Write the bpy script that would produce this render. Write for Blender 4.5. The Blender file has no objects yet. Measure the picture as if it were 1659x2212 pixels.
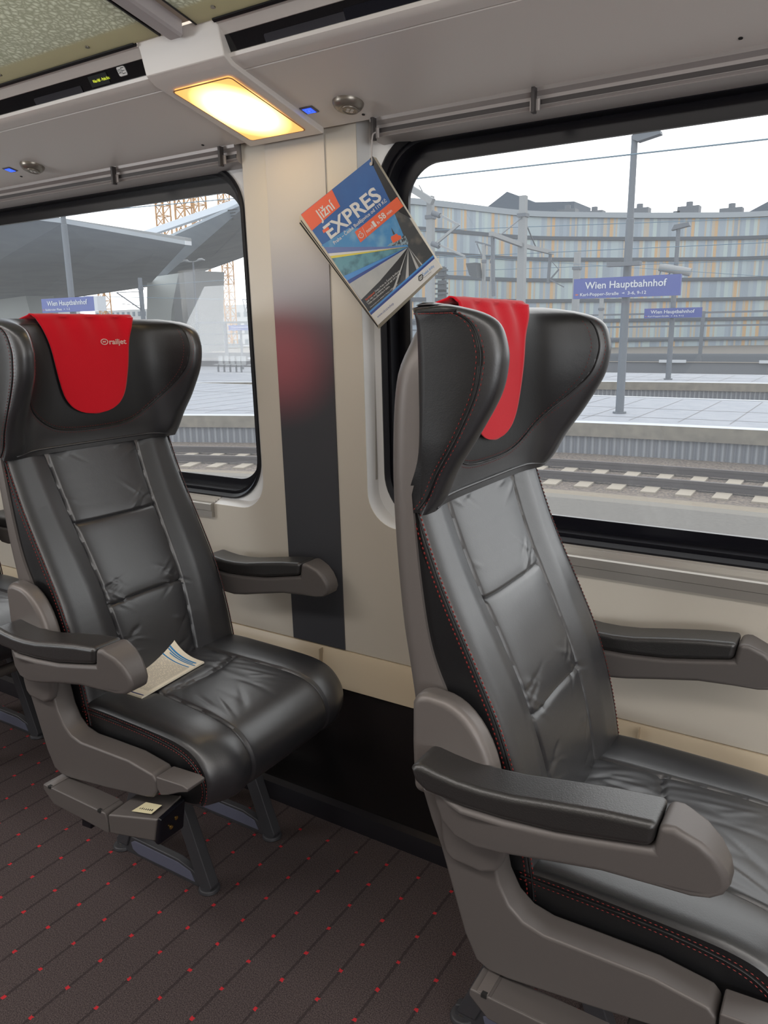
import bpy, bmesh, math, random
from mathutils import Vector, Matrix
random.seed(7)
PI = math.pi
SC = bpy.context.scene
COL = SC.collection
# ------------------------------------------------------------------ camera
H = 1.3
FPX, CX, CY = 1652.0, 829.5, 1106.0
YAW, PITCH, ROLL = [math.radians(a) for a in (32.33, 13.28, 0.87)]
_f = Vector((-math.sin(YAW)*math.cos(PITCH), math.cos(YAW)*math.cos(PITCH), -math.sin(PITCH)))
_r = Vector((math.cos(YAW), math.sin(YAW), 0)); _d = _f.cross(_r)
RT = _r*math.cos(ROLL)+_d*math.sin(ROLL); DN = -_r*math.sin(ROLL)+_d*math.cos(ROLL)
cam = bpy.data.cameras.new('camera'); camo = bpy.data.objects.new('camera', cam); COL.objects.link(camo)
cam.sensor_fit = 'HORIZONTAL'; cam.sensor_width = 36; cam.lens = 36*FPX/1659
cam.clip_start = 0.02; cam.clip_end = 2000
m = Matrix((RT, -DN, -_f)).transposed().to_4x4(); m.translation = (0, 0, H)
camo.matrix_world = m
SC.camera = camo
def ray(px, py): return RT*((px-CX)/FPX)+DN*((py-CY)/FPX)+_f
def at(px, py, Y):
    d = ray(px, py); return Vector((0, 0, H))+d*(Y/d.y)
def atz(px, py, Z):
    d = ray(px, py); return Vector((0, 0, H))+d*((Z-H)/d.z)
# ------------------------------------------------------------------ world, exposure, lights
SC.view_settings.view_transform = 'Standard'; SC.view_settings.look = 'None'
SC.view_settings.gamma = 1; SC.view_settings.use_curve_mapping = False
SC.view_settings.exposure = 0.28
SC.cycles.max_bounces = 7; SC.cycles.transparent_max_bounces = 12
SC.cycles.use_denoising = True
SC.cycles.sample_clamp_indirect = 6
W = bpy.data.worlds.new('overcast_sky'); SC.world = W; W.use_nodes = True
nt = W.node_tree; N = nt.nodes; L = nt.links
bg = N['Background']; bg.inputs[1].default_value = 2.1
tc = N.new('ShaderNodeTexCoord'); mp = N.new('ShaderNodeMapping'); mp.inputs['Scale'].default_value = (1.2, 1.2, 3.0)
no = N.new('ShaderNodeTexNoise'); no.inputs['Scale'].default_value = 1.6; no.inputs['Detail'].default_value = 5
sx = N.new('ShaderNodeSeparateXYZ'); ma = N.new('ShaderNodeMath'); ma.operation = 'MULTIPLY_ADD'
ma.inputs[1].default_value = -0.75; ma.inputs[2].default_value = -0.62
ad = N.new('ShaderNodeMath'); ad.operation = 'ADD'
cr = N.new('ShaderNodeValToRGB'); cr.color_ramp.elements[0].position = 0.42; cr.color_ramp.elements[0].color = (1, 1, 1, 1)
cr.color_ramp.elements[1].position = 0.78; cr.color_ramp.elements[1].color = (0.42, 0.66, 0.92, 1)
L.new(tc.outputs['Generated'], mp.inputs[0]); L.new(mp.outputs[0], no.inputs['Vector']); L.new(tc.outputs['Generated'], sx.inputs[0])
L.new(sx.outputs['X'], ma.inputs[0]); L.new(ma.outputs[0], ad.inputs[0]); L.new(no.outputs[0], ad.inputs[1])
L.new(ad.outputs[0], cr.inputs[0]); L.new(cr.outputs[0], bg.inputs[0])
def area(name, loc, rot, sx_, sy_, power, col):
    l = bpy.data.lights.new(name, 'AREA'); l.shape = 'RECTANGLE'; l.size = sx_; l.size_y = sy_; l.energy = power; l.color = col
    o = bpy.data.objects.new(name, l); COL.objects.link(o); o.location = loc; o.rotation_euler = rot; return o
area('aisle_ceiling_light', (0, -0.25, 2.16), (0, 0, 0), 9, 0.35, 62, (1.0, 0.95, 0.90))
def portal(name, x0, x1, y, z0, z1, face):
    o = area(name, ((x0+x1)/2, y, (z0+z1)/2), (face*PI/2, 0, 0), x1-x0, z1-z0, 1, (1, 1, 1)); o.data.cycles.is_portal = True
area('rack_top_fill', (0, .98, 2.15), (0, 0, 0), 9, 0.25, 22, (1.0, 0.95, 0.88))  # added unseen strip that brightens the glass shelves from above
for _a, _b in ((-4.9, -3.3), (-2.86, -1.407), (-.918, .53), (1.0, 2.6), (3.0, 4.6)): portal('window_portal', _a, _b, 1.63, .86, 1.68, -1)
for _a, _b in ((-4.9, -3.3), (1.0, 2.6), (3.0, 4.6)): portal('window_portal', _a, _b, -1.57, .85, 1.68, 1)
for _a, _b in ((-4.9, -3.3), (1.0, 2.6), (3.0, 4.6)): area('far_window_fill', ((_a+_b)/2, -1.49, 1.265), (PI/2+.7, 0, 0), 1.5, .75, 24, (.93, .97, 1))  # added fill at the far openings, tilted up to brighten the rack underside
# ------------------------------------------------------------------ materials
MATS = {}
def mat(name, col, rough=0.5, metal=0.0, spec=0.5, bump=None, emit=None, coat=0, noisecol=None, sheen=0):
    """bump=(kind, scale, strength, distance); noisecol=(scale, colour2, lo, hi)"""
    M = bpy.data.materials.new(name); M.use_nodes = True; t = M.node_tree; b = t.nodes['Principled BSDF']
    b.inputs['Base Color'].default_value = (*col, 1); b.inputs['Roughness'].default_value = rough
    b.inputs['Metallic'].default_value = metal; b.inputs['Specular IOR Level'].default_value = spec
    if coat: b.inputs['Coat Weight'].default_value = coat; b.inputs['Coat Roughness'].default_value = 0.34
    if sheen: b.inputs['Sheen Weight'].default_value = sheen
    if emit: b.inputs['Emission Color'].default_value = (*emit[0], 1); b.inputs['Emission Strength'].default_value = emit[1]
    c = t.nodes.new('ShaderNodeTexCoord')
    if bump:
        for kind, sc, st, di in (bump if isinstance(bump, list) else [bump]):
            if kind == 'voronoi':
                x = t.nodes.new('ShaderNodeTexVoronoi'); x.feature = 'SMOOTH_F1'; out = x.outputs['Distance']
            else:
                x = t.nodes.new('ShaderNodeTexNoise'); x.inputs['Detail'].default_value = 4; out = x.outputs[0]
            x.inputs['Scale'].default_value = sc
            bp = t.nodes.new('ShaderNodeBump'); bp.inputs['Strength'].default_value = st; bp.inputs['Distance'].default_value = di
            t.links.new(c.outputs['Object'], x.inputs['Vector']); t.links.new(out, bp.inputs['Height'])
            if b.inputs['Normal'].is_linked: t.links.new(b.inputs['Normal'].links[0].from_socket, bp.inputs['Normal'])
            t.links.new(bp.outputs[0], b.inputs['Normal'])
    if noisecol:
        sc, c2, lo, hi = noisecol
        x = t.nodes.new('ShaderNodeTexNoise'); x.inputs['Scale'].default_value = sc; x.inputs['Detail'].default_value = 6
        r = t.nodes.new('ShaderNodeValToRGB'); r.color_ramp.elements[0].position = lo; r.color_ramp.elements[1].position = hi
        r.color_ramp.elements[0].color = (*col, 1); r.color_ramp.elements[1].color = (*c2, 1)
        t.links.new(c.outputs['Object'], x.inputs['Vector']); t.links.new(x.outputs[0], r.inputs[0]); t.links.new(r.outputs[0], b.inputs['Base Color'])
    MATS[name] = M; return M
def s2l(r, g, b): return tuple(((c/255)/12.92 if c/255 < .04045 else ((c/255+.055)/1.055)**2.4) for c in (r, g, b))
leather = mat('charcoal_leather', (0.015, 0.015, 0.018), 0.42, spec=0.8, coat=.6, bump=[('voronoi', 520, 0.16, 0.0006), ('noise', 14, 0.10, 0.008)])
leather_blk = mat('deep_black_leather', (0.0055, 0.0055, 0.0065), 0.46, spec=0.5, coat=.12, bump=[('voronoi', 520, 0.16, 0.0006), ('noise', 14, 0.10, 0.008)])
leather_pad = mat('armrest_leather', (0.016, 0.015, 0.015), 0.42, spec=0.8, coat=.3, bump=('voronoi', 520, 0.22, 0.001))
grey_pl = mat('warm_grey_plastic', s2l(112, 106, 103), 0.42, 0.30, bump=('noise', 900, 0.12, 0.0005))
grey_dk = mat('frame_grey_plastic', s2l(97, 92, 90), 0.46, 0.25, bump=('noise', 900, 0.15, 0.0005))
thread = mat('red_thread', s2l(128, 34, 30), 0.7)
piping_m = mat('seam_dark_leather', (0.008, 0.008, 0.009), 0.5)  # darker leather for the piping along the seams
red_cloth = mat('red_cloth', s2l(206, 12, 34), 0.85, spec=0.2, bump=('noise', 700, 0.25, 0.001), sheen=0.2)
cream = mat('cream_wall_panel', s2l(203, 196, 184), 0.38, spec=0.4, bump=('noise', 500, 0.06, 0.0005))
cream_lo = mat('cream_skirting_panel', s2l(205, 190, 165), 0.36, spec=0.45)
white_pl = mat('white_plastic', s2l(214, 214, 214), 0.4)
rack_m = mat('rack_grey_paint', s2l(226, 220, 215), 0.34, spec=0.6, bump=('noise', 600, 0.08, 0.0006))
alu = mat('aluminium_trim', s2l(170, 166, 160), 0.33, 0.55)
rail_m = mat('curtain_rail_metal', s2l(168, 162, 160), 0.42, 0.35)
rail_dk = mat('rail_groove_dark', s2l(60, 56, 56), 0.5)
black_gl = mat('black_gloss_frame', (0.005, 0.005, 0.008), 0.25, spec=0.35)
black_rub = mat('black_rubber', (0.008, 0.008, 0.011), 0.40, spec=.3)
dark_panel = mat('black_wall_panel', (0.010, 0.009, 0.009), 0.24, spec=0.5)
strip_gl = mat('dark_display_glass', (0.012, 0.012, 0.014), 0.12, spec=0.5)
steel = mat('bolt_steel', s2l(150, 146, 140), 0.3, 1.0)
white_paint = mat('white_marking', s2l(235, 235, 235), 0.5)
paper = mat('booklet_paper', s2l(226, 216, 196), 0.65)
blue_ink = mat('blue_ink', s2l(40, 125, 180), 0.6); navy_ink = mat('navy_ink', s2l(38, 48, 120), 0.6)
grey_ink = mat('grey_print', s2l(168, 164, 158), 0.7)
hole_m = mat('hole_dark', (0.01, 0.01, 0.01), 0.7)
# pillar stripe : dark grey below fading through red to the pale grey above (printed gradient film on the pillar)
def stripe_mat():
    M = bpy.data.materials.new('printed_pillar_stripe'); M.use_nodes = True; t = M.node_tree; b = t.nodes['Principled BSDF']
    c = t.nodes.new('ShaderNodeTexCoord'); s = t.nodes.new('ShaderNodeSeparateXYZ'); t.links.new(c.outputs['Object'], s.inputs[0])
    mr = t.nodes.new('ShaderNodeMapRange'); mr.inputs[1].default_value = .49; mr.inputs[2].default_value = 1.74
    t.links.new(s.outputs['Z'], mr.inputs[0])
    r = t.nodes.new('ShaderNodeValToRGB'); e = r.color_ramp.elements
    dk = s2l(70, 71, 76)
    e[0].position = 0; e[0].color = (*dk, 1); e[1].position = 1; e[1].color = (*s2l(196, 190, 182), 1)
    for p, col in ((.58, dk), (.66, s2l(96, 92, 98)), (.74, s2l(150, 144, 146)), (.83, s2l(190, 185, 180))):
        q = e.new(p); q.color = (*col, 1)
    t.links.new(mr.outputs[0], r.inputs[0])
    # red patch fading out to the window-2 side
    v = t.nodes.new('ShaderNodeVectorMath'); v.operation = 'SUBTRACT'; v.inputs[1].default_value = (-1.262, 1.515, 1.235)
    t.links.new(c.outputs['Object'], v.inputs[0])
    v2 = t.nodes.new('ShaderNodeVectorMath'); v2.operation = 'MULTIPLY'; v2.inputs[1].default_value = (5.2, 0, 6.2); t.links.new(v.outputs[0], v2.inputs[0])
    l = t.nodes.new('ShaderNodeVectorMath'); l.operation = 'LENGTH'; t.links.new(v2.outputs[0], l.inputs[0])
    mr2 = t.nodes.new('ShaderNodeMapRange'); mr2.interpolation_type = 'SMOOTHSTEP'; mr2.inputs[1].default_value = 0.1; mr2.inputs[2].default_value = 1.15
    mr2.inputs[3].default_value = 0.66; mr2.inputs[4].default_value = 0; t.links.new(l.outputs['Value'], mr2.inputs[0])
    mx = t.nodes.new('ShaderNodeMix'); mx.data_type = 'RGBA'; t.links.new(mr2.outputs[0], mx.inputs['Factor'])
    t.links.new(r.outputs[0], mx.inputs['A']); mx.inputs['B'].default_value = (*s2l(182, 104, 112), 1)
    t.links.new(mx.outputs['Result'], b.inputs['Base Color']); b.inputs['Roughness'].default_value = 0.33; return M
stripe_m = stripe_mat()
def carpet_mat():
    M = bpy.data.materials.new('dotted_carpet'); M.use_nodes = True; t = M.node_tree; b = t.nodes['Principled BSDF']; n = t.nodes; k = t.links
    c = n.new('ShaderNodeTexCoord'); s = n.new('ShaderNodeSeparateXYZ')
    wn = n.new('ShaderNodeTexNoise'); wn.inputs['Scale'].default_value = 160
    vm = n.new('ShaderNodeVectorMath'); vm.operation = 'MULTIPLY_ADD'; vm.inputs[1].default_value = (.006, .006, 0)
    k.new(c.outputs['Object'], wn.inputs['Vector']); k.new(wn.outputs['Color'], vm.inputs[0]); k.new(c.outputs['Object'], vm.inputs[2]); k.new(vm.outputs[0], s.inputs[0])
    def cell(out, org, pitch):
        a = n.new('ShaderNodeMath'); a.operation = 'SUBTRACT'; k.new(out, a.inputs[0]); a.inputs[1].default_value = org-pitch/2+.003
        d = n.new('ShaderNodeMath'); d.operation = 'DIVIDE'; k.new(a.outputs[0], d.inputs[0]); d.inputs[1].default_value = pitch
        f = n.new('ShaderNodeMath'); f.operation = 'FRACT'; k.new(d.outputs[0], f.inputs[0])
        g = n.new('ShaderNodeMath'); g.operation = 'SUBTRACT'; k.new(f.outputs[0], g.inputs[0]); g.inputs[1].default_value = .5
        h = n.new('ShaderNodeMath'); h.operation = 'ABSOLUTE'; k.new(g.outputs[0], h.inputs[0]); return h.outputs[0]
    hx = cell(s.outputs['X'], -1.5317, .0910); hy = cell(s.outputs['Y'], 1.155, .0816)
    def lt(o, v):
        a = n.new('ShaderNodeMath'); a.operation = 'LESS_THAN'; k.new(o, a.inputs[0]); a.inputs[1].default_value = v; return a.outputs[0]
    dx, dy = lt(hx, .044), lt(hy, .050)
    dot = n.new('ShaderNodeMath'); dot.operation = 'MULTIPLY'; k.new(dx, dot.inputs[0]); k.new(dy, dot.inputs[1])
    st = lt(hx, .035)
    base = n.new('ShaderNodeTexNoise'); base.inputs['Scale'].default_value = 420; base.inputs['Detail'].default_value = 3; k.new(c.outputs['Object'], base.inputs['Vector'])
    r = n.new('ShaderNodeValToRGB'); r.color_ramp.elements[0].position = .35; r.color_ramp.elements[1].position = .7
    r.color_ramp.elements[0].color = (*s2l(56, 49, 50), 1); r.color_ramp.elements[1].color = (*s2l(100, 89, 88), 1); k.new(base.outputs[0], r.inputs[0])
    m1 = n.new('ShaderNodeMix'); m1.data_type = 'RGBA'; m1.inputs['B'].default_value = (*s2l(46, 40, 41), 1)
    sf = n.new('ShaderNodeMath'); sf.operation = 'MULTIPLY'; k.new(st, sf.inputs[0]); sf.inputs[1].default_value = .6
    k.new(sf.outputs[0], m1.inputs['Factor']); k.new(r.outputs[0], m1.inputs['A'])
    m2 = n.new('ShaderNodeMix'); m2.data_type = 'RGBA'; m2.inputs['B'].default_value = (*s2l(190, 48, 56), 1)
    k.new(dot.outputs[0], m2.inputs['Factor']); k.new(m1.outputs['Result'], m2.inputs['A']); k.new(m2.outputs['Result'], b.inputs['Base Color'])
    b.inputs['Roughness'].default_value = .95; b.inputs['Specular IOR Level'].default_value = .15
    bp = n.new('ShaderNodeBump'); bp.inputs['Strength'].default_value = .5; bp.inputs['Distance'].default_value = .002
    k.new(base.outputs[0], bp.inputs['Height']); k.new(bp.outputs[0], b.inputs['Normal']); return M
carpet = carpet_mat()
def glass_mat(name, tint, gl, haze, hazecol):
    M = bpy.data.materials.new(name); M.use_nodes = True; t = M.node_tree; n = t.nodes; k = t.links
    n.remove(n['Principled BSDF']); out = n['Material Output']
    tr = n.new('ShaderNodeBsdfTransparent'); tr.inputs[0].default_value = (*tint, 1)
    g = n.new('ShaderNodeBsdfGlossy'); g.inputs['Roughness'].default_value = .01
    fr = n.new('ShaderNodeFresnel'); fr.inputs[0].default_value = 1.5
    mu = n.new('ShaderNodeMath'); mu.operation = 'MULTIPLY'; mu.inputs[1].default_value = gl; k.new(fr.outputs[0], mu.inputs[0])
    mx = n.new('ShaderNodeMixShader'); k.new(mu.outputs[0], mx.inputs[0]); k.new(tr.outputs[0], mx.inputs[1]); k.new(g.outputs[0], mx.inputs[2])
    df = n.new('ShaderNodeBsdfTranslucent'); df.inputs[0].default_value = (*hazecol, 1)
    m2 = n.new('ShaderNodeMixShader'); k.new(mx.outputs[0], m2.inputs[1]); k.new(df.outputs[0], m2.inputs[2]); m2.inputs[0].default_value = haze
    k.new(m2.outputs[0], out.inputs[0]); return M
win_glass = glass_mat('window_glass', (.97, .985, .985), 1.0, .075, (.9, .95, 1))
# ------------------------------------------------------------------ mesh helpers
def link(name, me, M=None, parent=None, smooth=35, bevel=None, kind=None):
    o = bpy.data.objects.new(name, me); COL.objects.link(o)
    if M: me.materials.append(M)
    if smooth is not None:
        for p in me.polygons: p.use_smooth = True
        me.set_sharp_from_angle(angle=math.radians(smooth))
    if parent: o.parent = parent
    if bevel:
        md = o.modifiers.new('bevel', 'BEVEL'); md.width = bevel[0]; md.segments = bevel[1]; md.limit_method = 'ANGLE'
        md.angle_limit = math.radians(bevel[2] if len(bevel) > 2 else 35); md.harden_normals = True
    if kind: o['kind'] = kind
    return o
class B:
    def __init__(s): s.v = []; s.f = []
    def add(s, vs, fs):
        n = len(s.v); s.v += [tuple(v) for v in vs]; s.f += [tuple(i+n for i in f) for f in fs]; return s
    def box(s, x0, x1, y0, y1, z0, z1):
        return s.add([(x, y, z) for x in (x0, x1) for y in (y0, y1) for z in (z0, z1)],
                     [(0, 1, 3, 2), (4, 6, 7, 5), (0, 4, 5, 1), (2, 3, 7, 6), (0, 2, 6, 4), (1, 5, 7, 3)])
    def prism(s, pts, a, b, ax='y', f=None):
        """pts polygon; extruded from a to b along axis ax ('y': pts are x,z; 'x': pts are y,z; 'z': pts are x,y)"""
        P = {'y': lambda p, t: (p[0], t, p[1]), 'x': lambda p, t: (t, p[0], p[1]), 'z': lambda p, t: (p[0], p[1], t)}[ax]
        n = len(pts); vs = [P(p, a) for p in pts]+[P(p, b) for p in pts]
        if f: vs = [f(v) for v in vs]
        return s.add(vs, [tuple(range(n)), tuple(range(2*n-1, n-1, -1))]+[(i, i+n, (i+1) % n+n, (i+1) % n) for i in range(n)])
    def tube(s, path, r, n=8, closed=False):
        path = [Vector(p) for p in path]; m_ = len(path); rings = []; up = None
        for i, p in enumerate(path):
            a = path[(i-1) % m_] if (i or closed) else p; b = path[(i+1) % m_] if (i < m_-1 or closed) else p
            t = (b-a).normalized()
            if up is None: up = t.orthogonal().normalized()
            up = (up-t*up.dot(t)).normalized(); w = t.cross(up)
            rr = r[i] if isinstance(r, (list, tuple)) else r
            rings.append([p+up*(rr*math.cos(2*PI*k/n))+w*(rr*math.sin(2*PI*k/n)) for k in range(n)])
        vs = [v for q in rings for v in q]; fs = []
        for i in range(m_ if closed else m_-1):
            j = (i+1) % m_
            for k in range(n): fs.append((i*n+k, i*n+(k+1) % n, j*n+(k+1) % n, j*n+k))
        if not closed: fs += [tuple(range(n-1, -1, -1)), tuple((m_-1)*n+k for k in range(n))]
        return s.add(vs, fs)
    def cyl(s, c, d, r, h, n=20, r2=None):
        c = Vector(c); d = Vector(d).normalized(); return s.tube([c, c+d*h], [r, r if r2 is None else r2], n)
    def beam(s, a, b, w, h=None):
        a, b = Vector(a), Vector(b); h = h or w; t = (b-a).normalized(); u = t.cross(Vector((0, 0, 1)))
        u = (u if u.length > 1e-3 else Vector((1, 0, 0))).normalized(); v = u.cross(t)
        vs = [p+u*(i*w/2)+v*(j*h/2) for p in (a, b) for i, j in ((-1, -1), (1, -1), (1, 1), (-1, 1))]
        return s.add(vs, [(3, 2, 1, 0), (4, 5, 6, 7), (0, 1, 5, 4), (1, 2, 6, 5), (2, 3, 7, 6), (3, 0, 4, 7)])
    def grid(s, rows, close_u=False):
        nr, nc = len(rows), len(rows[0]); vs = [v for r in rows for v in r]
        fs = [(i*nc+j, i*nc+(j+1) % nc, (i+1)*nc+(j+1) % nc, (i+1)*nc+j) for i in range(nr-1) for j in range(nc if close_u else nc-1)]
        return s.add(vs, fs)
    def mesh(s, name, recalc=True):
        me = bpy.data.meshes.new(name); me.from_pydata(s.v, [], s.f)
        if recalc:
            bm = bmesh.new(); bm.from_mesh(me); bmesh.ops.recalc_face_normals(bm, faces=bm.faces); bm.to_mesh(me); bm.free()
        me.update(); return me
    def obj(s, name, M, parent=None, smooth=35, bevel=None, kind=None, recalc=True):
        return link(name, s.mesh(name, recalc), M, parent, smooth, bevel, kind)
def tag(o, label, cat, group=None):
    o['label'] = label; o['category'] = cat
    if group: o['group'] = group
    return o
def thing(name, loc, label, cat, group=None):
    o = bpy.data.objects.new(name, None); COL.objects.link(o); o.location = loc; o.empty_display_size = .05
    return tag(o, label, cat, group)
def interp(x, T):
    T = sorted(T)
    if x <= T[0][0]: return T[0][1]
    for (a, p), (b, q) in zip(T, T[1:]):
        if x <= b:
            t = (x-a)/(b-a); return p+(q-p)*t
    return T[-1][1]
def smoothT(T, n=6):
    """Catmull-Rom resample of a table into a finer one"""
    T = sorted(T); out = []
    for i in range(len(T)-1):
        p0 = T[max(0, i-1)]; p1 = T[i]; p2 = T[i+1]; p3 = T[min(len(T)-1, i+2)]
        for k in range(n):
            t = k/n
            h = lambda a: .5*((2*p1[a])+(-p0[a]+p2[a])*t+(2*p0[a]-5*p1[a]+4*p2[a]-p3[a])*t*t+(-p0[a]+3*p1[a]-3*p2[a]+p3[a])*t**3)
            out.append((h(0), h(1)))
    return sorted(out+[T[-1]])
def spline(P, n=6, closed=False):
    P = [Vector(p) for p in P]; m_ = len(P); out = []
    for i in range(m_ if closed else m_-1):
        g = (lambda k: P[k % m_]) if closed else (lambda k: P[min(max(k, 0), m_-1)])
        p0, p1, p2, p3 = g(i-1), g(i), g(i+1), g(i+2)
        for k in range(n):
            t = k/n; out.append(.5*((2*p1)+(-p0+p2)*t+(2*p0-5*p1+4*p2-p3)*t*t+(-p0+3*p1-3*p2+p3)*t**3))
    if not closed: out.append(P[-1])
    return out
def sstep(a, b, x):
    t = min(1, max(0, (x-a)/(b-a))); return t*t*(3-2*t)
def dashes(bb, path, nrm, off, dl=.0042, gap=.0024, w=.0011, lift=.0006):
    """sewn stitches along a path"""
    path = [Vector(p) for p in path]; acc = 0.0; nextd = 0.0
    for a, b in zip(path, path[1:]):
        d = (b-a).length
        if d < 1e-6: continue
        t = (b-a)/d
        while nextd < acc+d:
            p = a+t*(nextd-acc); n_ = nrm(p); n_.normalize(); u = n_.cross(t).normalized()
            q = p+u*off+n_*lift
            bb.add([q+t*(i*dl/2)+u*(j*w/2)+n_*(k*w/2) for i, j, k in ((-1, 0, 0), (0, -1, 0), (0, 0, 1), (0, 1, 0), (1, 0, 0))], [(0, 1, 2), (0, 2, 3), (4, 2, 1), (4, 3, 2)])
            nextd += dl+gap
        acc += d
def text_mesh(body, size, fn, name, M, parent, bold=0.0, align='LEFT', spacing=1.0):
    cu = bpy.data.curves.new(name, 'FONT'); cu.body = body; cu.size = size; cu.align_x = align; cu.offset = bold*size; cu.space_character = spacing
    cu.resolution_u = 3
    o = bpy.data.objects.new(name, cu); COL.objects.link(o)
    dg = bpy.context.evaluated_depsgraph_get(); me = bpy.data.meshes.new_from_object(o.evaluated_get(dg))
    bpy.data.objects.remove(o)
    for v in me.vertices: v.co = fn(v.co.x, v.co.y)
    me.materials.clear(); me.update(); return link(name, me, M, parent, None)
def text_fit(body, name, M, parent, u0, u1, vb, cap, fn, bold=0.0, slope=0.0):
    """text spanning u0..u1 with its baseline at vb and capitals cap high (fn maps u, v up)"""
    cu = bpy.data.curves.new(name, 'FONT'); cu.body = body; cu.size = 1; cu.offset = bold; cu.resolution_u = 3
    o = bpy.data.objects.new(name, cu); COL.objects.link(o)
    dg = bpy.context.evaluated_depsgraph_get(); me = bpy.data.meshes.new_from_object(o.evaluated_get(dg)); bpy.data.objects.remove(o)
    xs = [v.co.x for v in me.vertices]; x0, x1 = min(xs), max(xs); k_ = (u1-u0)/(x1-x0)
    for v in me.vertices:
        u = u0+(v.co.x-x0)*k_; v.co = fn(u, vb+slope*(u-u0)+v.co.y*cap/.70)
    me.materials.clear(); me.update(); return link(name, me, M, parent, None)
# =================================================================== SETTING
SH = -0.021
def tilt(v): return (v[0], v[1]+SH*(v[2]-.49), v[2])
def rrect(x0, x1, z0, z1, r, n=8, corners=(1, 1, 1, 1)):
    P = []
    for (cx, cz, a0, on) in ((x0+r, z0+r, PI, corners[0]), (x1-r, z0+r, 1.5*PI, corners[1]), (x1-r, z1-r, 0, corners[2]), (x0+r, z1-r, .5*PI, corners[3])):
        if on: P += [(cx+r*math.cos(a0+PI/2*k/n), cz+r*math.sin(a0+PI/2*k/n)) for k in range(n+1)]
        else:
            ex = x0 if a0 in (PI, .5*PI) else x1; ez = z0 if a0 in (PI, 1.5*PI) else z1; P += [(ex, ez)]*(n+1)
    return P
def ring(bb, P, ya, Q, yb, f=None):
    n = len(P); vs = [(p[0], ya, p[1]) for p in P]+[(q[0], yb, q[1]) for q in Q]
    if f: vs = [f(v) for v in vs]
    return bb.add(vs, [(i, (i+1) % n, (i+1) % n+n, i+n) for i in range(n)])
XL, XR = -7.0, 6.5
f_ = B().box(XL, XR, -1.5, 1.62, -.04, 0).obj('floor', carpet, kind='structure')
# windows: (opening x0, x1)
OPEN = [(-2.95, -1.333), (-1.003, .62)]
WALLZ0, WALLZ1 = .49, 1.745
def wall_panels():
    # pillar and the panels under and beside the windows: one sheet with two openings, front face y=1.52 (tilted)
    xs = [XL, OPEN[0][0], OPEN[0][1], OPEN[1][0], OPEN[1][1], XR]
    w = B()
    for a, b in ((XL, -4.9), (-3.3, xs[1]), (xs[2], xs[3]), (xs[4], 1.0), (2.6, 3.0), (4.6, XR)):
        w.prism([(a, WALLZ0), (b, WALLZ0), (b, WALLZ1), (a, WALLZ1)], 1.52, 1.62, 'y', tilt)
    for a, b in ((-4.9, -3.3), (1.0, 2.6), (3.0, 4.6)): w.prism([(a, WALLZ0), (b, WALLZ0), (b, .85), (a, .85)], 1.52, 1.62, 'y', tilt)
    for a, b in OPEN:
        # low part with a rounded-bottom opening
        P = rrect(a, b, .838, 2.0, .085, 10, (1, 1, 0, 0)); P = P[:22]
        pts = [(b, WALLZ0), (b, .838+.085)]+[p for p in reversed(P[11:22])]+[p for p in reversed(P[0:11])]+[(a, WALLZ0)]
        w.prism(pts, 1.52, 1.62, 'y', tilt)
    return w.obj('wall_window_side', cream, None, 30, kind='structure')
wall_panels()
# reveal + recess sheet behind each opening
for i, (a, b) in enumerate(OPEN):
    O = rrect(a, b, .838, 1.76, .085, 10, (1, 1, 0, 0)); I = rrect(a+.012, b-.012, .850, 1.75, .080, 10, (1, 1, 0, 0))
    bb = B(); ring(bb, O, 1.522, I, 1.552, tilt)
    J = rrect(a+.033, b-.033, .853, 1.713, .115, 10); ring(bb, I, 1.552, J, 1.554, tilt); ring(bb, J, 1.554, J, 1.60, tilt)
    bb.obj('trim_%d' % (i+1), white_pl, None, 40, kind='structure')
# black window frames, glass
GL = [(-2.86, -1.407), (-.918, .53)]
for i, (a, b) in enumerate(GL):
    A, Bx = OPEN[i]
    P0 = rrect(A+.032, Bx-.032, .852, 1.714, .115, 12); P1 = rrect(A+.036, Bx-.036, .857, 1.709, .112, 12)
    P2 = rrect(A+.044, Bx-.044, .864, 1.700, .105, 12); P3 = rrect(A+.052, Bx-.052, .872, 1.692, .10, 12)
    G0 = rrect(a, b, .900, 1.6545, .075, 12)
    root = thing('window_%d' % (i+1), ((a+b)/2, 1.56, .86), '', ''); del root['label']; del root['category']; root['kind'] = 'structure'
    ox = (a+b)/2
    sh = lambda v, ox=ox: (v[0]-ox, v[1]-1.56, v[2]-.86)
    bb = B()
    for (p, ya), (q, yb) in zip([(P0, 1.60), (P0, 1.548), (P1, 1.545), (P2, 1.556), (P2, 1.562), (P3, 1.560), (P3, 1.572)], [(P0, 1.548), (P1, 1.545), (P2, 1.556), (P2, 1.562), (P3, 1.560), (P3, 1.572), (P3, 1.597)]):
        ring(bb, p, ya, q, yb, lambda v: sh(tilt(v)))
    bb.obj('window_frame', black_rub, root, 30)
    bb = B(); ring(bb, P3, 1.594, G0, 1.594, lambda v: sh(tilt(v))); ring(bb, G0, 1.594, G0, 1.604, lambda v: sh(tilt(v)))
    bb.obj('printed_glass_border', black_gl, root, 30)
    bb = B().add([sh(tilt((p[0], 1.600, p[1]))) for p in P3], [tuple(range(len(P3)))]); bb.obj('pane', win_glass, root, None, recalc=False)
    if i == 0:  # small etched maker's print in the glass corner
        bb = B()
        for k, w_ in enumerate((.034, .018, .014, .009)): bb.box(-1.452-ox-w_/2, -1.452-ox+w_/2, .0215, .0222, .752-.0075*k, .7545-.0075*k)
        bb.obj('etched_mark', mat('etched_grey', s2l(70, 74, 78)), root, None)
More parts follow.
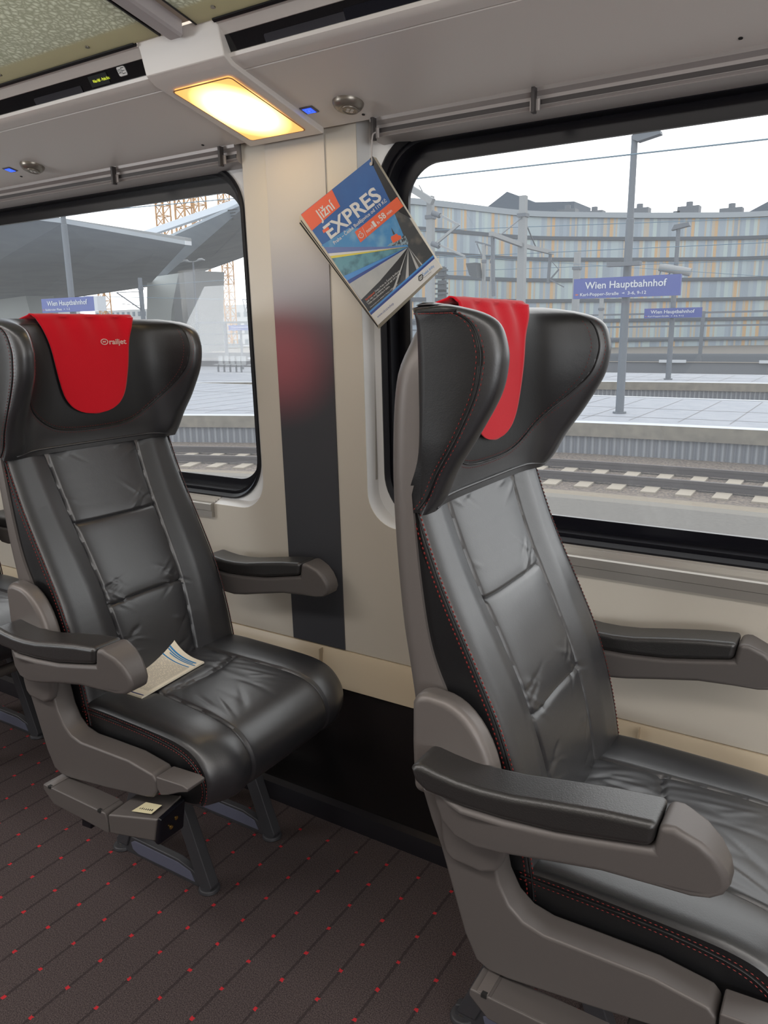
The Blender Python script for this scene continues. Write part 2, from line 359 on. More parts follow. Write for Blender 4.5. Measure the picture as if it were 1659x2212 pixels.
# pillar stripe and its neighbours
SX0, SX1 = -1.258, -1.087
B().prism([(SX0, .4915), (SX1, .4915), (SX1, 1.744), (SX0, 1.744)], 1.5165, 1.5198, 'y', tilt).obj('trim_3', stripe_m, None, kind='structure')
# cream skirting panel and black lower panel
def skirt(name, prof, M):
    return B().prism(prof, XL, XR, 'x').obj(name, M, None, 40, kind='structure')
skirt('trim_4', [(1.62, .488), (1.516, .488), (1.508, .470), (1.503, .43), (1.497, .391), (1.62, .391)], cream_lo)
skirt('wall_window_side_low', [(1.62, .389), (1.505, .389), (1.500, .36), (1.495, .05), (1.62, .0)], dark_panel)
skirt('baseboard_window_side', [(1.50, .055), (1.478, .045), (1.468, .012), (1.466, 0), (1.50, 0)], mat('black_baseboard', (.012, .011, .014), .3))
for x in (-1.155, -.33): B().box(x-.0012, x+.0012, 1.494, 1.51, .392, .487).obj('trim_joint', mat('joint_line', s2l(186, 170, 146), .8) if x < -1 else MATS['joint_line'], None, kind='structure')  # thin darker cream line at each skirting joint
# aluminium sill vents below the windows
for i, (a, b) in enumerate(((-2.9, -1.520), (-.83, .5))):
    pr = [(1.553, .853), (1.553, .80), (1.502, .80), (1.502, .818), (1.4985, .820), (1.4985, .838), (1.503, .8405), (1.507, .8385), (1.511, .8425), (1.516, .840), (1.520, .846), (1.526, .843), (1.530, .849), (1.537, .846), (1.541, .852)]
    v = B().prism(pr, a, b, 'x').obj('trim_%d' % (5+i), alu, None, 20, kind='structure')
# vertical guide slit at the second window's reveal
v = B(); v.box(-.9985, -.9955, 1.538, 1.546, .955, 1.70); v.obj('trim_7', hole_m, None, kind='structure')
v = B(); v.box(-.9950, -.9915, 1.535, 1.548, .950, 1.70); v.obj('trim_8', alu, None, kind='structure')
# ---- curtain rails
for i, (a, b) in enumerate(((-2.95, -1.335), (-.952, .62))):
    pr = [(1.56, 1.742), (1.470, 1.742), (1.472, 1.729), (1.480, 1.722), (1.4795, 1.7155), (1.478, 1.7055), (1.484, 1.7015), (1.482, 1.6995), (1.486, 1.698), (1.505, 1.694), (1.56, 1.694)]
    v = B().prism(pr, a, b, 'x').obj('trim_%d' % (9+i), rail_m, None, 20, kind='structure')
    B().box(a, b-.001, 1.4770, 1.4792, 1.7065, 1.7150).obj('trim_%d' % (11+i), rail_dk, None, kind='structure')
for (px, py, lab) in ((1152, 215, 'grey curtain rail hook over the wide window, without a cord'), (475, 335, 'grey curtain rail hook near the pillar, over the window behind the farther seat'), (243, 372, 'grey curtain rail hook farthest from the pillar, over the farther window'), (805, 268, 'grey curtain rail hook holding the cord of the hanging magazine')):
    p = at(px, py, 1.462); t_ = thing('curtain_hook', (p.x, p.y, 1.69), lab, 'hook')
    B().box(-.0035, .0035, -.004, .010, 0.0, .044).obj('hook_bar', rail_dk, t_, bevel=(.0012, 2))
    B().box(-.010, .010, .006, .012, .004, .026).obj('hook_clip', rail_m, t_, bevel=(.002, 2))
# =================================================================== RACK
RS = -.21
def und(y): return 1.738+RS*(y-1.46)
HX0, HX1 = -1.283, -1.073
def rack(name, a, b):
    pr = [(1.475, und(1.475)), (1.226, und(1.226)), (1.2245, und(1.2245)+.0035), (1.2225, und(1.2225)+.0035), (1.2215, und(1.2215)), (1.200, und(1.200)), (1.192, 1.7955), (1.186, 1.800), (1.184, 1.806), (1.194, 1.812), (1.24, 1.815), (1.475, 1.79)]
    o = B().prism(pr, a, b, 'x').obj(name, rack_m, None, 25, kind='structure'); return o
rack('ceiling_rack_underside', HX1-.001, XR); rack('ceiling_rack_underside', XL, HX0+.001)
for a, b in ((HX1, XR), (XL, HX0)):
    B().prism([(1.190, 1.806), (1.172, 1.836), (1.20, 1.836), (1.22, 1.806)], a, b, 'x').obj('trim_13' if a > -2 else 'trim_14', strip_gl, None, kind='structure')
    B().prism([(1.172, 1.833), (1.158, 1.8465), (1.150, 1.8475), (1.152, 1.8525), (1.22, 1.8525), (1.22, 1.833)], a, b, 'x').obj('trim_15' if a > -2 else 'trim_16', rack_m, None, kind='structure')
    B().prism([(1.1485, 1.846), (1.143, 1.8485), (1.143, 1.856), (1.153, 1.856), (1.153, 1.848)], a, b, 'x').obj('trim_17' if a > -2 else 'trim_18', black_rub, None, kind='structure')
# lamp housing between the racks
def housing():
    pr = [(1.474, und(1.474)-.010), (1.470, und(1.470)-.013), (1.19, und(1.19)-.009), (1.176, und(1.176)-.003), (1.170, 1.798), (1.158, 1.842), (1.150, 1.858), (1.30, 1.87), (1.474, 1.82)]
    o = B().prism(pr, HX0, HX1, 'x').obj('ceiling_lamp_housing', rack_m, None, 25, bevel=(.006, 3, 40), kind='structure'); return o
housing()
# warm lamp panel (trapezoid light)
lampm = bpy.data.materials.new('lit_lamp_diffuser'); lampm.use_nodes = True
t = lampm.node_tree; n = t.nodes; k = t.links; n.remove(n['Principled BSDF'])
em = n.new('ShaderNodeEmission'); c = n.new('ShaderNodeTexCoord'); mp_ = n.new('ShaderNodeMapping'); mp_.inputs['Scale'].default_value = (9.5, 7.4, 0)
g = n.new('ShaderNodeTexGradient'); g.gradient_type = 'SPHERICAL'; r = n.new('ShaderNodeValToRGB')
e = r.color_ramp.elements; e[0].position = 0; e[0].color = (1.0, .47, .13, 1); e[1].position = 1; e[1].color = (1, .86, .5, 1)
q = e.new(.30); q.color = (1, .58, .20, 1); q = e.new(.52); q.color = (1, .74, .33, 1)
r2 = n.new('ShaderNodeMapRange'); r2.inputs[1].default_value = .1; r2.inputs[2].default_value = .85; r2.inputs[3].default_value = 1.15; r2.inputs[4].default_value = 8.0
k.new(c.outputs['Object'], mp_.inputs[0]); k.new(mp_.outputs[0], g.inputs[0]); k.new(g.outputs[0], r.inputs[0]); k.new(r.outputs[0], em.inputs[0])
k.new(g.outputs[0], r2.inputs[0]); k.new(r2.outputs[0], em.inputs[1]); k.new(em.outputs[0], n['Material Output'].inputs[0])
LX0, LX1, LY0, LY1 = -1.256, -1.101, 1.213, 1.443
lc = Vector(((LX0+LX1)/2, (LY0+LY1)/2, und((LY0+LY1)/2)-.0125))
tl = thing('ceiling_lamp', lc, 'lit warm orange rectangular lamp panel in the luggage rack above the pillar', 'lamp')
P = rrect(LX0-lc.x, LX1-lc.x, LY0-lc.y, LY1-lc.y, .008, 4)
B().add([(p[0], p[1], RS*p[1]-.0012) for p in P]+[(p[0], p[1], RS*p[1]+.004) for p in P], [tuple(range(len(P)))]+[(i, (i+1) % len(P), (i+1) % len(P)+len(P), i+len(P)) for i in range(len(P))]).obj('diffuser', lampm, tl, None)
Q = rrect(LX0-lc.x-.003, LX1-lc.x+.003, LY0-lc.y-.003, LY1-lc.y+.003, .01, 4)
bb = B(); nP = len(P); bb.add([(p[0], p[1], RS*p[1]-.0016) for p in P]+[(p[0], p[1], RS*p[1]-.001) for p in Q], [(i, (i+1) % nP, (i+1) % nP+nP, i+nP) for i in range(nP)])
bb.obj('rim', mat('lamp_rim', s2l(205, 150, 90), .4), tl, None)
# reading lights, switches
blue_led = mat('blue_switch_light', (.02, .04, .5), .3, emit=((.03, .10, 1.0), 1.6))
swf = mat('switch_surround', s2l(95, 92, 95), .4)
chrome = mat('brushed_silver', s2l(150, 143, 134), .32, .7)
lens_m = mat('lens_dark', s2l(120, 112, 104), .2, .6)
def undpt(px, py):
    d = ray(px, py); rr = d.z/d.y; y = .7446/(rr-RS); y = (1.738-RS*1.46-H)/(rr-RS); return Vector((d.x/d.y*y, y, H+rr*y))
ang = math.atan(RS)
for (px, py, lab) in ((752, 222, 'round silver reading light on the rack beside the warm lamp panel'), (70, 358, 'round silver reading light over the farther window, away from the pillar')):
    p = undpt(px, py); t_ = thing('reading_light', p, lab, 'light'); t_.rotation_euler = (ang, 0, 0)
    rings = []
    for (rr, z) in ((.033, .001), (.0325, -.003), (.029, -.009), (.024, -.013), (.019, -.0145)):
        rings.append([(rr*math.cos(2*PI*j/36), rr*math.sin(2*PI*j/36)*.95, z) for j in range(36)])
    b_ = B().grid(rings, True); b_.add(rings[-1], [tuple(range(36))]); b_.obj('housing', chrome, t_, 50)
    b_ = B(); b_.tube([(.006+.0155*math.cos(2*PI*j/24), .0155*math.sin(2*PI*j/24), -.0155) for j in range(24)], .0022, 8, True); b_.obj('bezel', chrome, t_, 60)
    b_ = B().cyl((.006, 0, -.0145), (0, 0, -1), .0145, .002, 24); b_.obj('lens', lens_m, t_, 30)
    for (u, v_) in ((-.006, 0), (.006, 0), (0, .006), (0, -.006)):
        B().cyl((.006+u, v_, -.0162), (0, 0, -1), .0036, .001, 12).obj('led', mat('led_dome', s2l(200, 195, 188), .15) if 'led_dome' not in MATS else MATS['led_dome'], t_, 30)
for (px, py, lab) in ((668, 237, 'blue lit square switch beside the reading light near the lamp panel'), (22, 366, 'blue lit square switch over the farther window')):
    p = undpt(px, py); t_ = thing('light_switch', p, lab, 'switch'); t_.rotation_euler = (ang, 0, 0)
    B().box(-.017, .017, -.014, .014, -.002, .003).obj('surround', swf, t_, bevel=(.002, 2))
    b_ = B()
    for s in (.0105, .007):
        for (x0, x1, y0, y1) in ((-s, s, -s, -s+.0016), (-s, s, s-.0016, s), (-s, -s+.0016, -s, s), (s-.0016, s, -s, s)): b_.box(x0, x1, y0*.9, y1*.9, -.003, -.0019)
    b_.cyl((0, 0, -.0019), (0, 0, -1), .0035, .0012, 12); b_.obj('glow_symbol', blue_led, t_, None)
    B().box(-.0122, .0122, -.0105, .0105, -.0024, -.0018).obj('button', mat('button_blue', s2l(30, 40, 120), .3, emit=((.02, .05, .6), .5)) if 'button_blue' not in MATS else MATS['button_blue'], t_, None)
for (px, py) in ((785, 247), (438, 313), (1600, 82), (46, 381)):
    p = undpt(px, py); o = B().cyl((0, 0, -.0012), (0, 0, 1), .0035, .002, 14).obj('trim_screw_hole', hole_m, None, kind='structure'); o.location = p; o.rotation_euler = (ang, 0, 0)
# displays behind the dark strip
def strip_pt(px, py, off=0):     # point on the dark strip plane
    best = None
    for i in range(400):
        y = 1.165+.0001*i-off
        p = at(px, py, y); zz = 1.806+(1.190-(y+off))*(.030/.018)
        if best is None or abs(p.z-zz) < best[0]: best = (abs(p.z-zz), p)
    return best[1]
def strip_fn(px, py, dx=1.0):
    o = strip_pt(px, py, .0008); return lambda x, y: Vector((o.x+x, o.y-.0008-y*.514, o.z+y*.857))
led_m = mat('yellow_led_text', (.3, .35, .02), .4, emit=((.75, .85, .05), 1.1))
t_ = thing('destination_display', strip_pt(225, 168, .001), 'small dark route display with yellow lettering in the black strip above the farther seat', 'display')
inv = t_.matrix_basis.inverted() if False else None
def rel(o, p): return Vector(p)-o.location
f1 = strip_fn(203, 180)
text_fit('Wien Hbf. - Praha hl.n.', 'lettering', led_m, t_, 0, .052, 0, .0058, lambda x, y: rel(t_, f1(x, y)))
f0 = strip_fn(200, 190)
bx = [f0(0, 0), f0(.058, 0), f0(.058, .021), f0(0, .021)]
B().add([rel(t_, p+Vector((0, .0002, 0))) for p in bx], [(0, 1, 2, 3)]).obj('display_screen', mat('led_backing', (.03, .035, .035), .25), t_, None)
t_ = thing('seat_number_plate', strip_pt(270, 155, .001), 'small white plate reading 52 at the end of the black display strip', 'sign')
f0 = strip_fn(260, 166)
P = [f0(*p) for p in rrect(0, .023, 0, .017, .003, 3)]
B().add([rel(t_, p-Vector((0, .0003, 0))) for p in P]+[rel(t_, p+Vector((0, .002, 0))) for p in P], [tuple(range(len(P)))]+[(i, (i+1) % len(P), (i+1) % len(P)+len(P), i+len(P)) for i in range(len(P))]).obj('plate', white_paint, t_, None)
text_fit('52', 'lettering', hole_m, t_, .002, .0095, .005, .0075, lambda x, y: rel(t_, f0(x, y)-Vector((0, .001, 0))))
b_ = B()
for (x0, x1, y0, y1) in ((.012, .0128, .003, .0145), (.0128, .021, .003, .004), (.0128, .021, .0082, .0092), (.0128, .021, .0135, .0145)):
    b_.add([rel(t_, f0(x, y)-Vector((0, .001, 0))) for x, y in ((x0, y0), (x1, y0), (x1, y1), (x0, y1))], [(0, 1, 2, 3)])
b_.obj('seat_symbol', hole_m, t_, None)
# dim shapes seen in the strip: luggage reflections, painted on as flat tinted panels
t_ = thing('strip_reflection', strip_pt(670, 70, .001), 'long grey luggage reflection painted on the black strip above the nearer seat', 'display')
f0 = strip_fn(580, 106)
P = [f0(*p) for p in rrect(0, .175, 0, .024, .004, 3, (1, 0, 0, 1))]
B().add([rel(t_, p) for p in P], [tuple(range(len(P)))]).obj('reflection_shape', mat('reflection_grey', s2l(62, 62, 68), .2), t_, None)
P = [f0(*p) for p in ((.175, 0), (.40, 0), (.40, .030), (.175, .028))]
B().add([rel(t_, p) for p in P], [(0, 1, 2, 3)]).obj('reflection_back', mat('reflection_navy', s2l(28, 30, 38), .2), t_, None)
t_ = thing('strip_reflection', strip_pt(120, 210, .001), 'dim grey luggage reflection painted on the black strip beside the yellow lettering', 'display')
f0 = strip_fn(82, 232)
P = [f0(*p) for p in rrect(0, .165, 0, .018, .005, 3, (1, 0, 0, 1))]
B().add([rel(t_, p) for p in P], [tuple(range(len(P)))]).obj('reflection_shape', MATS['reflection_grey'], t_, None)
# glass luggage shelves
gm = bpy.data.materials.new('mottled_rack_glass'); gm.use_nodes = True; t = gm.node_tree; n = t.nodes; k = t.links; b = n['Principled BSDF']
c = n.new('ShaderNodeTexCoord'); s = n.new('ShaderNodeSeparateXYZ'); k.new(c.outputs['Object'], s.inputs[0])
v1 = n.new('ShaderNodeTexVoronoi'); v1.feature = 'DISTANCE_TO_EDGE'; v1.inputs['Scale'].default_value = 85
wn = n.new('ShaderNodeTexNoise'); wn.inputs['Scale'].default_value = 60; vm = n.new('ShaderNodeVectorMath'); vm.operation = 'MULTIPLY_ADD'; vm.inputs[1].default_value = (.014, .014, .014)
k.new(c.outputs['Object'], wn.inputs['Vector']); k.new(wn.outputs['Color'], vm.inputs[0]); k.new(c.outputs['Object'], vm.inputs[2]); k.new(vm.outputs[0], v1.inputs['Vector'])
r = n.new('ShaderNodeValToRGB'); r.color_ramp.elements[0].position = .0; r.color_ramp.elements[1].position = .35
r.color_ramp.elements[0].color = (*s2l(178, 181, 166), 1); r.color_ramp.elements[1].color = (*s2l(240, 244, 236), 1); k.new(v1.outputs['Distance'], r.inputs[0])
gt = n.new('ShaderNodeMapRange'); gt.inputs[1].default_value = 1.094; gt.inputs[2].default_value = 1.102; k.new(s.outputs['Y'], gt.inputs[0])
mx = n.new('ShaderNodeMix'); mx.data_type = 'RGBA'; k.new(gt.outputs[0], mx.inputs['Factor']); k.new(r.outputs[0], mx.inputs['A']); mx.inputs['B'].default_value = (*s2l(196, 193, 168), 1)
k.new(mx.outputs['Result'], b.inputs['Base Color']); b.inputs['Roughness'].default_value = .16
k.new(mx.outputs['Result'], b.inputs['Emission Color']); b.inputs['Emission Strength'].default_value = 0
trl = n.new('ShaderNodeBsdfTranslucent'); k.new(mx.outputs['Result'], trl.inputs[0]); ms = n.new('ShaderNodeMixShader'); ms.inputs[0].default_value = .45
k.new(b.outputs[0], ms.inputs[1]); k.new(trl.outputs[0], ms.inputs[2]); k.new(ms.outputs[0], n['Material Output'].inputs[0])
def shelf_z(y): return 1.851+(1.145-y)*.205
for (a, b_, lab) in ((-3.4, -1.212, 'mottled green-grey glass luggage shelf over the farther seat'), (-1.113, 1.2, 'mottled green-grey glass luggage shelf over the nearer seat')):
    t_ = thing('glass_luggage_shelf', (0, 0, 0), lab, 'shelf')
    y0, y1 = .50, 1.146
    B().add([(x, y, shelf_z(y)+dz) for dz in (0, .008) for x, y in ((a, y0), (b_, y0), (b_, y1), (a, y1))], [(3, 2, 1, 0), (4, 5, 6, 7), (0, 1, 5, 4), (1, 2, 6, 5), (2, 3, 7, 6), (3, 0, 4, 7)]).obj('glass_panel', gm, t_, None)
    e_ = b_ if a < -2 else a; sgn = 1 if a < -2 else -1
    B().add([(e_+sgn*dx, y, shelf_z(y)+dz) for y in (y0, y1) for dx, dz in ((0, -.001), (.004, -.001), (.004, .010), (0, .010))], [(0, 1, 2, 3), (7, 6, 5, 4), (0, 4, 5, 1), (1, 5, 6, 2), (2, 6, 7, 3), (3, 7, 4, 0)]).obj('edge_seal', black_rub, t_, None)
    for x in ([-1.385, -1.68, -1.97] if a < -2 else [-1.045, -.75, -.45]):
        B().cyl((x, 1.118, shelf_z(1.118)-.002), (0, 0, 1), .0045, .003, 14).obj('screw', steel, t_, 30)
# post between the shelves, and their carrying frame
for x0, x1, z in ((-1.206, -1.119, .012),):
    B().add([(x, y, shelf_z(y)+dz) for y in (.45, 1.15) for x, dz in ((x0, z), (x1, z), (x1, z+.03), (x0, z+.03))], [(0, 1, 2, 3), (7, 6, 5, 4), (0, 4, 5, 1), (1, 5, 6, 2), (2, 6, 7, 3), (3, 7, 4, 0)]).obj('ceiling_rack_frame', mat('rack_frame_cream', s2l(212, 200, 184), .4), None, kind='structure')
B().add([(x, y, shelf_z(y)+dz) for y in (.42, 1.142) for x, dz in ((-1.186, -.012), (-1.178, -.016), (-1.152, -.016), (-1.147, -.012), (-1.147, .02), (-1.186, .02))], [(0, 1, 2, 3, 4, 5), (11, 10, 9, 8, 7, 6)]+[(i, i+6, (i+1) % 6+6, (i+1) % 6) for i in range(6)]).obj('ceiling_rack_beam', mat('rack_beam_metal', s2l(196, 190, 192), .35), None, 30, kind='structure')
# rest of the carriage (behind and around the camera)
B().box(XL, XR, -1.5, 1.6, 2.22, 2.26).obj('ceiling', rack_m, None, kind='structure')
B().box(XL, XR, 1.20, 1.62, 1.86, 1.90).obj('ceiling_rack_back', rack_m, None, kind='structure')
B().box(XL, XR, 1.56, 1.62, 1.70, 2.22).obj('wall_window_side_top', cream, None, kind='structure')
B().box(XL, XR, -1.56, -1.5, 0, .80).obj('wall_far_side_low', dark_panel, None, kind='structure')  # unseen, made dark to cut pale reflections in the seat leather
bb = B(); bb.box(XL, XR, -1.56, -1.5, .80, .85); bb.box(XL, XR, -1.56, -1.5, 1.68, 2.22)
for a, b_ in ((XL, -4.9), (-3.3, 1.0), (2.6, 3.0), (4.6, XR)): bb.box(a, b_, -1.56, -1.5, .85, 1.68)  # left solid opposite the seats to keep window light off their sides
bb.obj('wall_far_side', cream, None, kind='structure')
B().box(XL-.05, XL, -1.56, 1.62, 0, 2.22).obj('wall_carriage_end', cream, None, kind='structure')
B().box(XR, XR+.05, -1.56, 1.62, 0, 2.22).obj('wall_carriage_front', cream, None, kind='structure')
# =================================================================== SEATS (local: x forward, y to the window, z up)
FZ = smoothT([(.47, -.020), (.53, -.026), (.64, -.047), (.745, -.079), (.83, -.117), (.95, -.174), (1.06, -.214), (1.10, -.220)])
def fback(z): return interp(z, FZ)
SEAM = smoothT([(.48, .098), (.6, .100), (.7, .106), (.8, .109), (.88, .113), (.98, .118), (1.075, .124)])
def seam(z): return interp(z, SEAM)
def h1(y): return .897+.05*y*y
def h2(y): return .712+.012*math.cos(y*9)+.0*y
def gr(d, w, a): return -a*math.exp(-(d/w)**2)
WR = []
_rr = random.Random(3)
for k_ in range(70):
    # short creases radiating from the seam corners
    zc = _rr.choice([.897, .712, .712, .60, 1.03, .53]); sg = _rr.choice([-1, 1]); yc = sg*(.106-_rr.random()*.05)
    an = _rr.uniform(.1, .75)*sg*_rr.choice([1, 1, -1]); WR.append((yc, zc+_rr.uniform(.004, .06), an, _rr.uniform(.012, .035), _rr.uniform(.0025, .005), _rr.uniform(.0006, .0019)*_rr.choice([-1, 1])))
def back_disp(y, z):
    s_ = seam(z); ay = abs(y); d = 0
    d -= .012*(1-sstep(s_-.004, s_+.050, ay))
    if ay < s_:
        u = ay/s_; d += .006*(1-u**4)
        for hh in (h1(y), h2(y)):
            q = abs(z-hh); d += gr(q, .0026, .0060)-.0018*math.exp(-(q/.012)**2)
    d += gr(ay-s_, .0024, .0065)-.0010*math.exp(-((ay-s_)/.010)**2)
    for (yc, zc, an, ln, wd, am) in WR:
        dy, dz = y-yc, z-zc
        if abs(dy) < .09 and abs(dz) < .09:
            a = dy*math.cos(an)+dz*math.sin(an); c_ = -dy*math.sin(an)+dz*math.cos(an)
            d += am*math.exp(-(a/ln)**2-(c_/wd)**2)
    return d
HWB = .222
def second_material(o, M, test):   # puts M on the faces test picks, here a darker leather
    o.data.materials.append(M)
    for p in o.data.polygons:
        if test(p.center): p.material_index = 1
def make_seat():
    t = thing('train_seat', (0, 0, 0), '', 'seat')
    # ---- shell
    XS = smoothT([(.56, -.165), (.586, -.180), (.633, -.212), (.716, -.228), (.81, -.243), (.894, -.256), (1.02, -.267), (1.12, -.270), (1.217, -.265), (1.273, -.251), (1.30, -.235), (1.318, -.216)])
    XB = smoothT([(.56, -.09), (.70, -.130), (.78, -.167), (.855, -.198), (.957, -.216), (1.064, -.227), (1.084, -.2265), (1.137, -.212), (1.231, -.211), (1.318, -.214)])
    rows = []
    zs = [.56+(1.318-.56)*i/60 for i in range(61)]
    for z in zs:
        xr, xb = interp(z, XS), interp(z, XB)+.003; w = .2275-(.02*sstep(1.24, 1.32, z)); r_ = min(.035, (xb-xr)*.9)
        R = [(xb, w)]+[(xr+r_-r_*math.sin(a), w-r_+r_*math.cos(a)) for a in [PI/2*q/8 for q in range(9)]]
        R = R+[(x, -y) for x, y in reversed(R)]
        rows.append([(x, y, z) for x, y in R])
    b_ = B().grid(rows, True); nc = len(rows[0]); b_.add(rows[-1], [tuple(range(nc))]); b_.add(rows[0], [tuple(range(nc))])
    b_.obj('back_shell', grey_pl, t, 50)
    # ---- backrest upholstery
    NZ, NY = 190, 150; rows = []
    for i in range(NZ+1):
        z = .478+(1.076-.478)*i/NZ; row = []; xf = fback(z); xb = interp(z, XB)
        for x in (xb+.002, xb+(xf-xb)*.45, xf-.020, xf-.012): row.append((x, -HWB, z))
        for j in range(NY+1):
            y = -HWB+.004+(2*HWB-.008)*j/NY; e_ = (HWB-abs(y))/.03
            rd = .012*(1-math.sqrt(max(0, 1-(1-min(1, e_))**2))) if e_ < 1 else 0
            top = .006*sstep(1.06, 1.076, z)
            row.append((xf-rd+back_disp(y, z)-top, y, z))
        for x in (xf-.012, xf-.020, xb+(xf-xb)*.45, xb+.002): row.append((x, HWB, z))
        rows.append(row)
    b_ = B().grid(rows); nc = len(rows[0]); b_.add([rows[i][0] for i in range(NZ+1)]+[rows[i][-1] for i in range(NZ+1)], [(i, i+1, i+NZ+2, i+NZ+1) for i in range(NZ)])
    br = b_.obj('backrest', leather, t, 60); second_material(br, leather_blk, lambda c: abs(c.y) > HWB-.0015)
    # seams with red stitching down both sides
    b1, b2 = B(), B()
    for sg in (-1, 1):
        p = [Vector((fback(z)-.009, sg*(HWB+.0003), z)) for z in [.50+.57*i/60 for i in range(61)]]
        b1 = B(); b1.tube([(q.x+.002, q.y, q.z) for q in p], .0018, 6); b1.obj('side_piping', piping_m, br, 60)
        for off in (-.0075, .0045): dashes(b2, [q+Vector((off, 0 if off < 0 else -sg*.0015, 0)) for q in p], lambda q, sg=sg: Vector((.5, sg*1.0, .1)), 0, .0052, .0020, .0026, .0006)
    b2.obj('red_stitching', thread, br, None, kind='stuff')
    # ---- headrest with wings
    XW = smoothT([(1.052, -.200), (1.076, -.180), (1.115, -.160), (1.165, -.127), (1.218, -.097), (1.255, -.088), (1.280, -.089), (1.307, -.100), (1.322, -.125), (1.333, -.17), (1.336, -.19)])
    XC = smoothT([(1.052, -.214), (1.08, -.213), (1.12, -.208), (1.2, -.205), (1.26, -.205), (1.31, -.209), (1.336, -.216)])
    XRR = smoothT([(1.052, -.229), (1.084, -.2285), (1.137, -.214), (1.231, -.213), (1.309, -.216), (1.336, -.222)])
    def section(z):
        xw, xc, xr = interp(z, XW), interp(z, XC), interp(z, XRR); D = max(.004, xw-xc)
        k_ = sstep(1.06, 1.16, z)
        K = [(0, 0), (.045, .0), (.09, .01), (.125, .07), (.155, .20), (.178, .42), (.194, .68), (.204, .88), (.214, .985), (.2255, 1.0), (.236, .955), (.2415, .84), (.243, .6), (.240, .3), (.235, .0)]
        flare = .010*k_
        pts = [(xc+D*v, y-(.010-flare)*sstep(.1, .24, y)) for y, v in K]
        sp = spline([(p[0], p[1], 0) for p in pts], 4)
        half = [(p.x, p.y) for p in sp]+[(xr, .2275)]
        return half
    rows = []; zs = [1.052+(1.322-1.052)*i/70 for i in range(71)]+[1.326, 1.330, 1.334, 1.337]
    for z in zs:
        hf = section(z)
        if z > 1.32:   # round the top
            a = (z-1.32)/.017; a = min(1, a); ins = .010*(1-math.sqrt(max(0, 1-a*a)))
        else: ins = 0
        row = []
        full = [(x, -y) for x, y in reversed(hf)]+hf[1:]
        n_ = len(full); hlf = n_//2
        for idx, (x, y) in enumerate(full):
            # push towards the inside of the shell
            xo = x; yo = y
            if ins:
                xo = x-ins if abs(y) < .21 else x-ins*.6; yo = y-math.copysign(ins*(1 if abs(y) > .224 else 0), y)
            dz = .009*min(1, max(0, (z-1.30)/.03))*sstep(.20, .24, abs(y))*sstep(-.165, -.205, x) if z > 1.30 else 0
            row.append((xo, yo, z-dz))
        rows.append(row)
    nc = len(rows[0])
    b_ = B().grid(rows); 
    # rear wall and caps
    xrr = [r_[0] for r_ in rows]; xll = [r_[-1] for r_ in rows]
    b_.add(xrr+xll, [(i, i+1, i+len(rows)+1, i+len(rows)) for i in range(len(rows)-1)])
    for rr_ in (rows[0], rows[-1]):
        # strip cap between the front curve and the straight rear line
        rear = [(rr_[0][0]+(rr_[-1][0]-rr_[0][0])*(j/(nc-1)), rr_[0][1]+(rr_[-1][1]-rr_[0][1])*(j/(nc-1)), rr_[0][2]) for j in range(nc)]
        rear = [(min(rear[j][0], rr_[j][0]-.0005), rr_[j][1]*(.2275/.243 if abs(rr_[j][1]) > .2 else 1), rr_[j][2]) for j in range(nc)]
        b_.add(list(rr_)+rear, [(j, j+1, nc+j+1, nc+j) for j in range(nc-1)])
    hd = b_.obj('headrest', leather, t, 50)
    # outer wing seams and inner pad seam
    b1, b2 = B(), B()
    for sg in (-1, 1):
        zz = [1.060+.262*i/60 for i in range(61)]
        path = [Vector((interp(z, XW)-.018-.010*sstep(1.12, 1.25, z), sg*(.2345+.0085*sstep(1.06, 1.16, z)), z)) for z in zz]
        path += [Vector((x, sg*.243, 1.3245)) for x in (-.15, -.18, -.205)]
        b1 = B(); b1.tube(path, .0016, 6); b1.obj('wing_piping', piping_m, hd, 60)
        for off in (-.006, .005): dashes(b2, [q+Vector((off, 0, -.003 if q.z > 1.323 else 0)) for q in path], lambda q, sg=sg: Vector((0, sg, 0)), 0, .0046, .0022, .0014, .0006)
    def inner(y, z):
        hf = section(z); ay = abs(y); 
        for (x0, y0), (x1, y1) in zip(hf, hf[1:]):
            if y0 <= ay <= y1: return x0+(x1-x0)*(ay-y0)/max(1e-6, y1-y0)
            if y1 < y0: break
        return hf[0][0]
    U = [(.203, 1.312), (.204, 1.28), (.203, 1.25), (.200, 1.22), (.192, 1.19), (.178, 1.163), (.155, 1.138), (.128, 1.117), (.10, 1.104), (.06, 1.097), (0, 1.095)]
    U = [(y, z) for y, z in U]+[(-y, z) for y, z in reversed(U[:-1])]
    sp = spline([(y, z, 0) for y, z in U], 6)
    UT = [(z, y) for y, z in U if y >= 0]
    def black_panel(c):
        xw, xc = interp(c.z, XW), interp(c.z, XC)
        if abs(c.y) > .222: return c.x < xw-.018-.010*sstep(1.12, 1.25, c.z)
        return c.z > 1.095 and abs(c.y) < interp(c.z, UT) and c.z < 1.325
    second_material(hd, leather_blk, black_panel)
    for off in (0,):
        path = [Vector((inner(p.x, p.y)+.0006, p.x, p.y)) for p in sp]; b1 = B(); b1.tube(path, .0015, 6)
    for off in (-.0055, .0055):
        path = []
        for a, p, c_ in zip([sp[0]]+sp[:-1], sp, sp[1:]+[sp[-1]]):
            tt = (c_-a).normalized(); q = p+Vector((-tt.y, tt.x, 0))*off; path.append(Vector((inner(q.x, q.y), q.x, q.y)))
        dashes(b2, path, lambda q: Vector((1, 0, 0)), 0, .0046, .0022, .0013, .0008)
    b1.obj('inner_piping', piping_m, hd, 60); b2.obj('red_stitching', thread, hd, None, kind='stuff')
    # piping between headrest and backrest
    hf = section(1.056); P_ = [(x, -y) for x, y in reversed(hf)]+hf[1:]
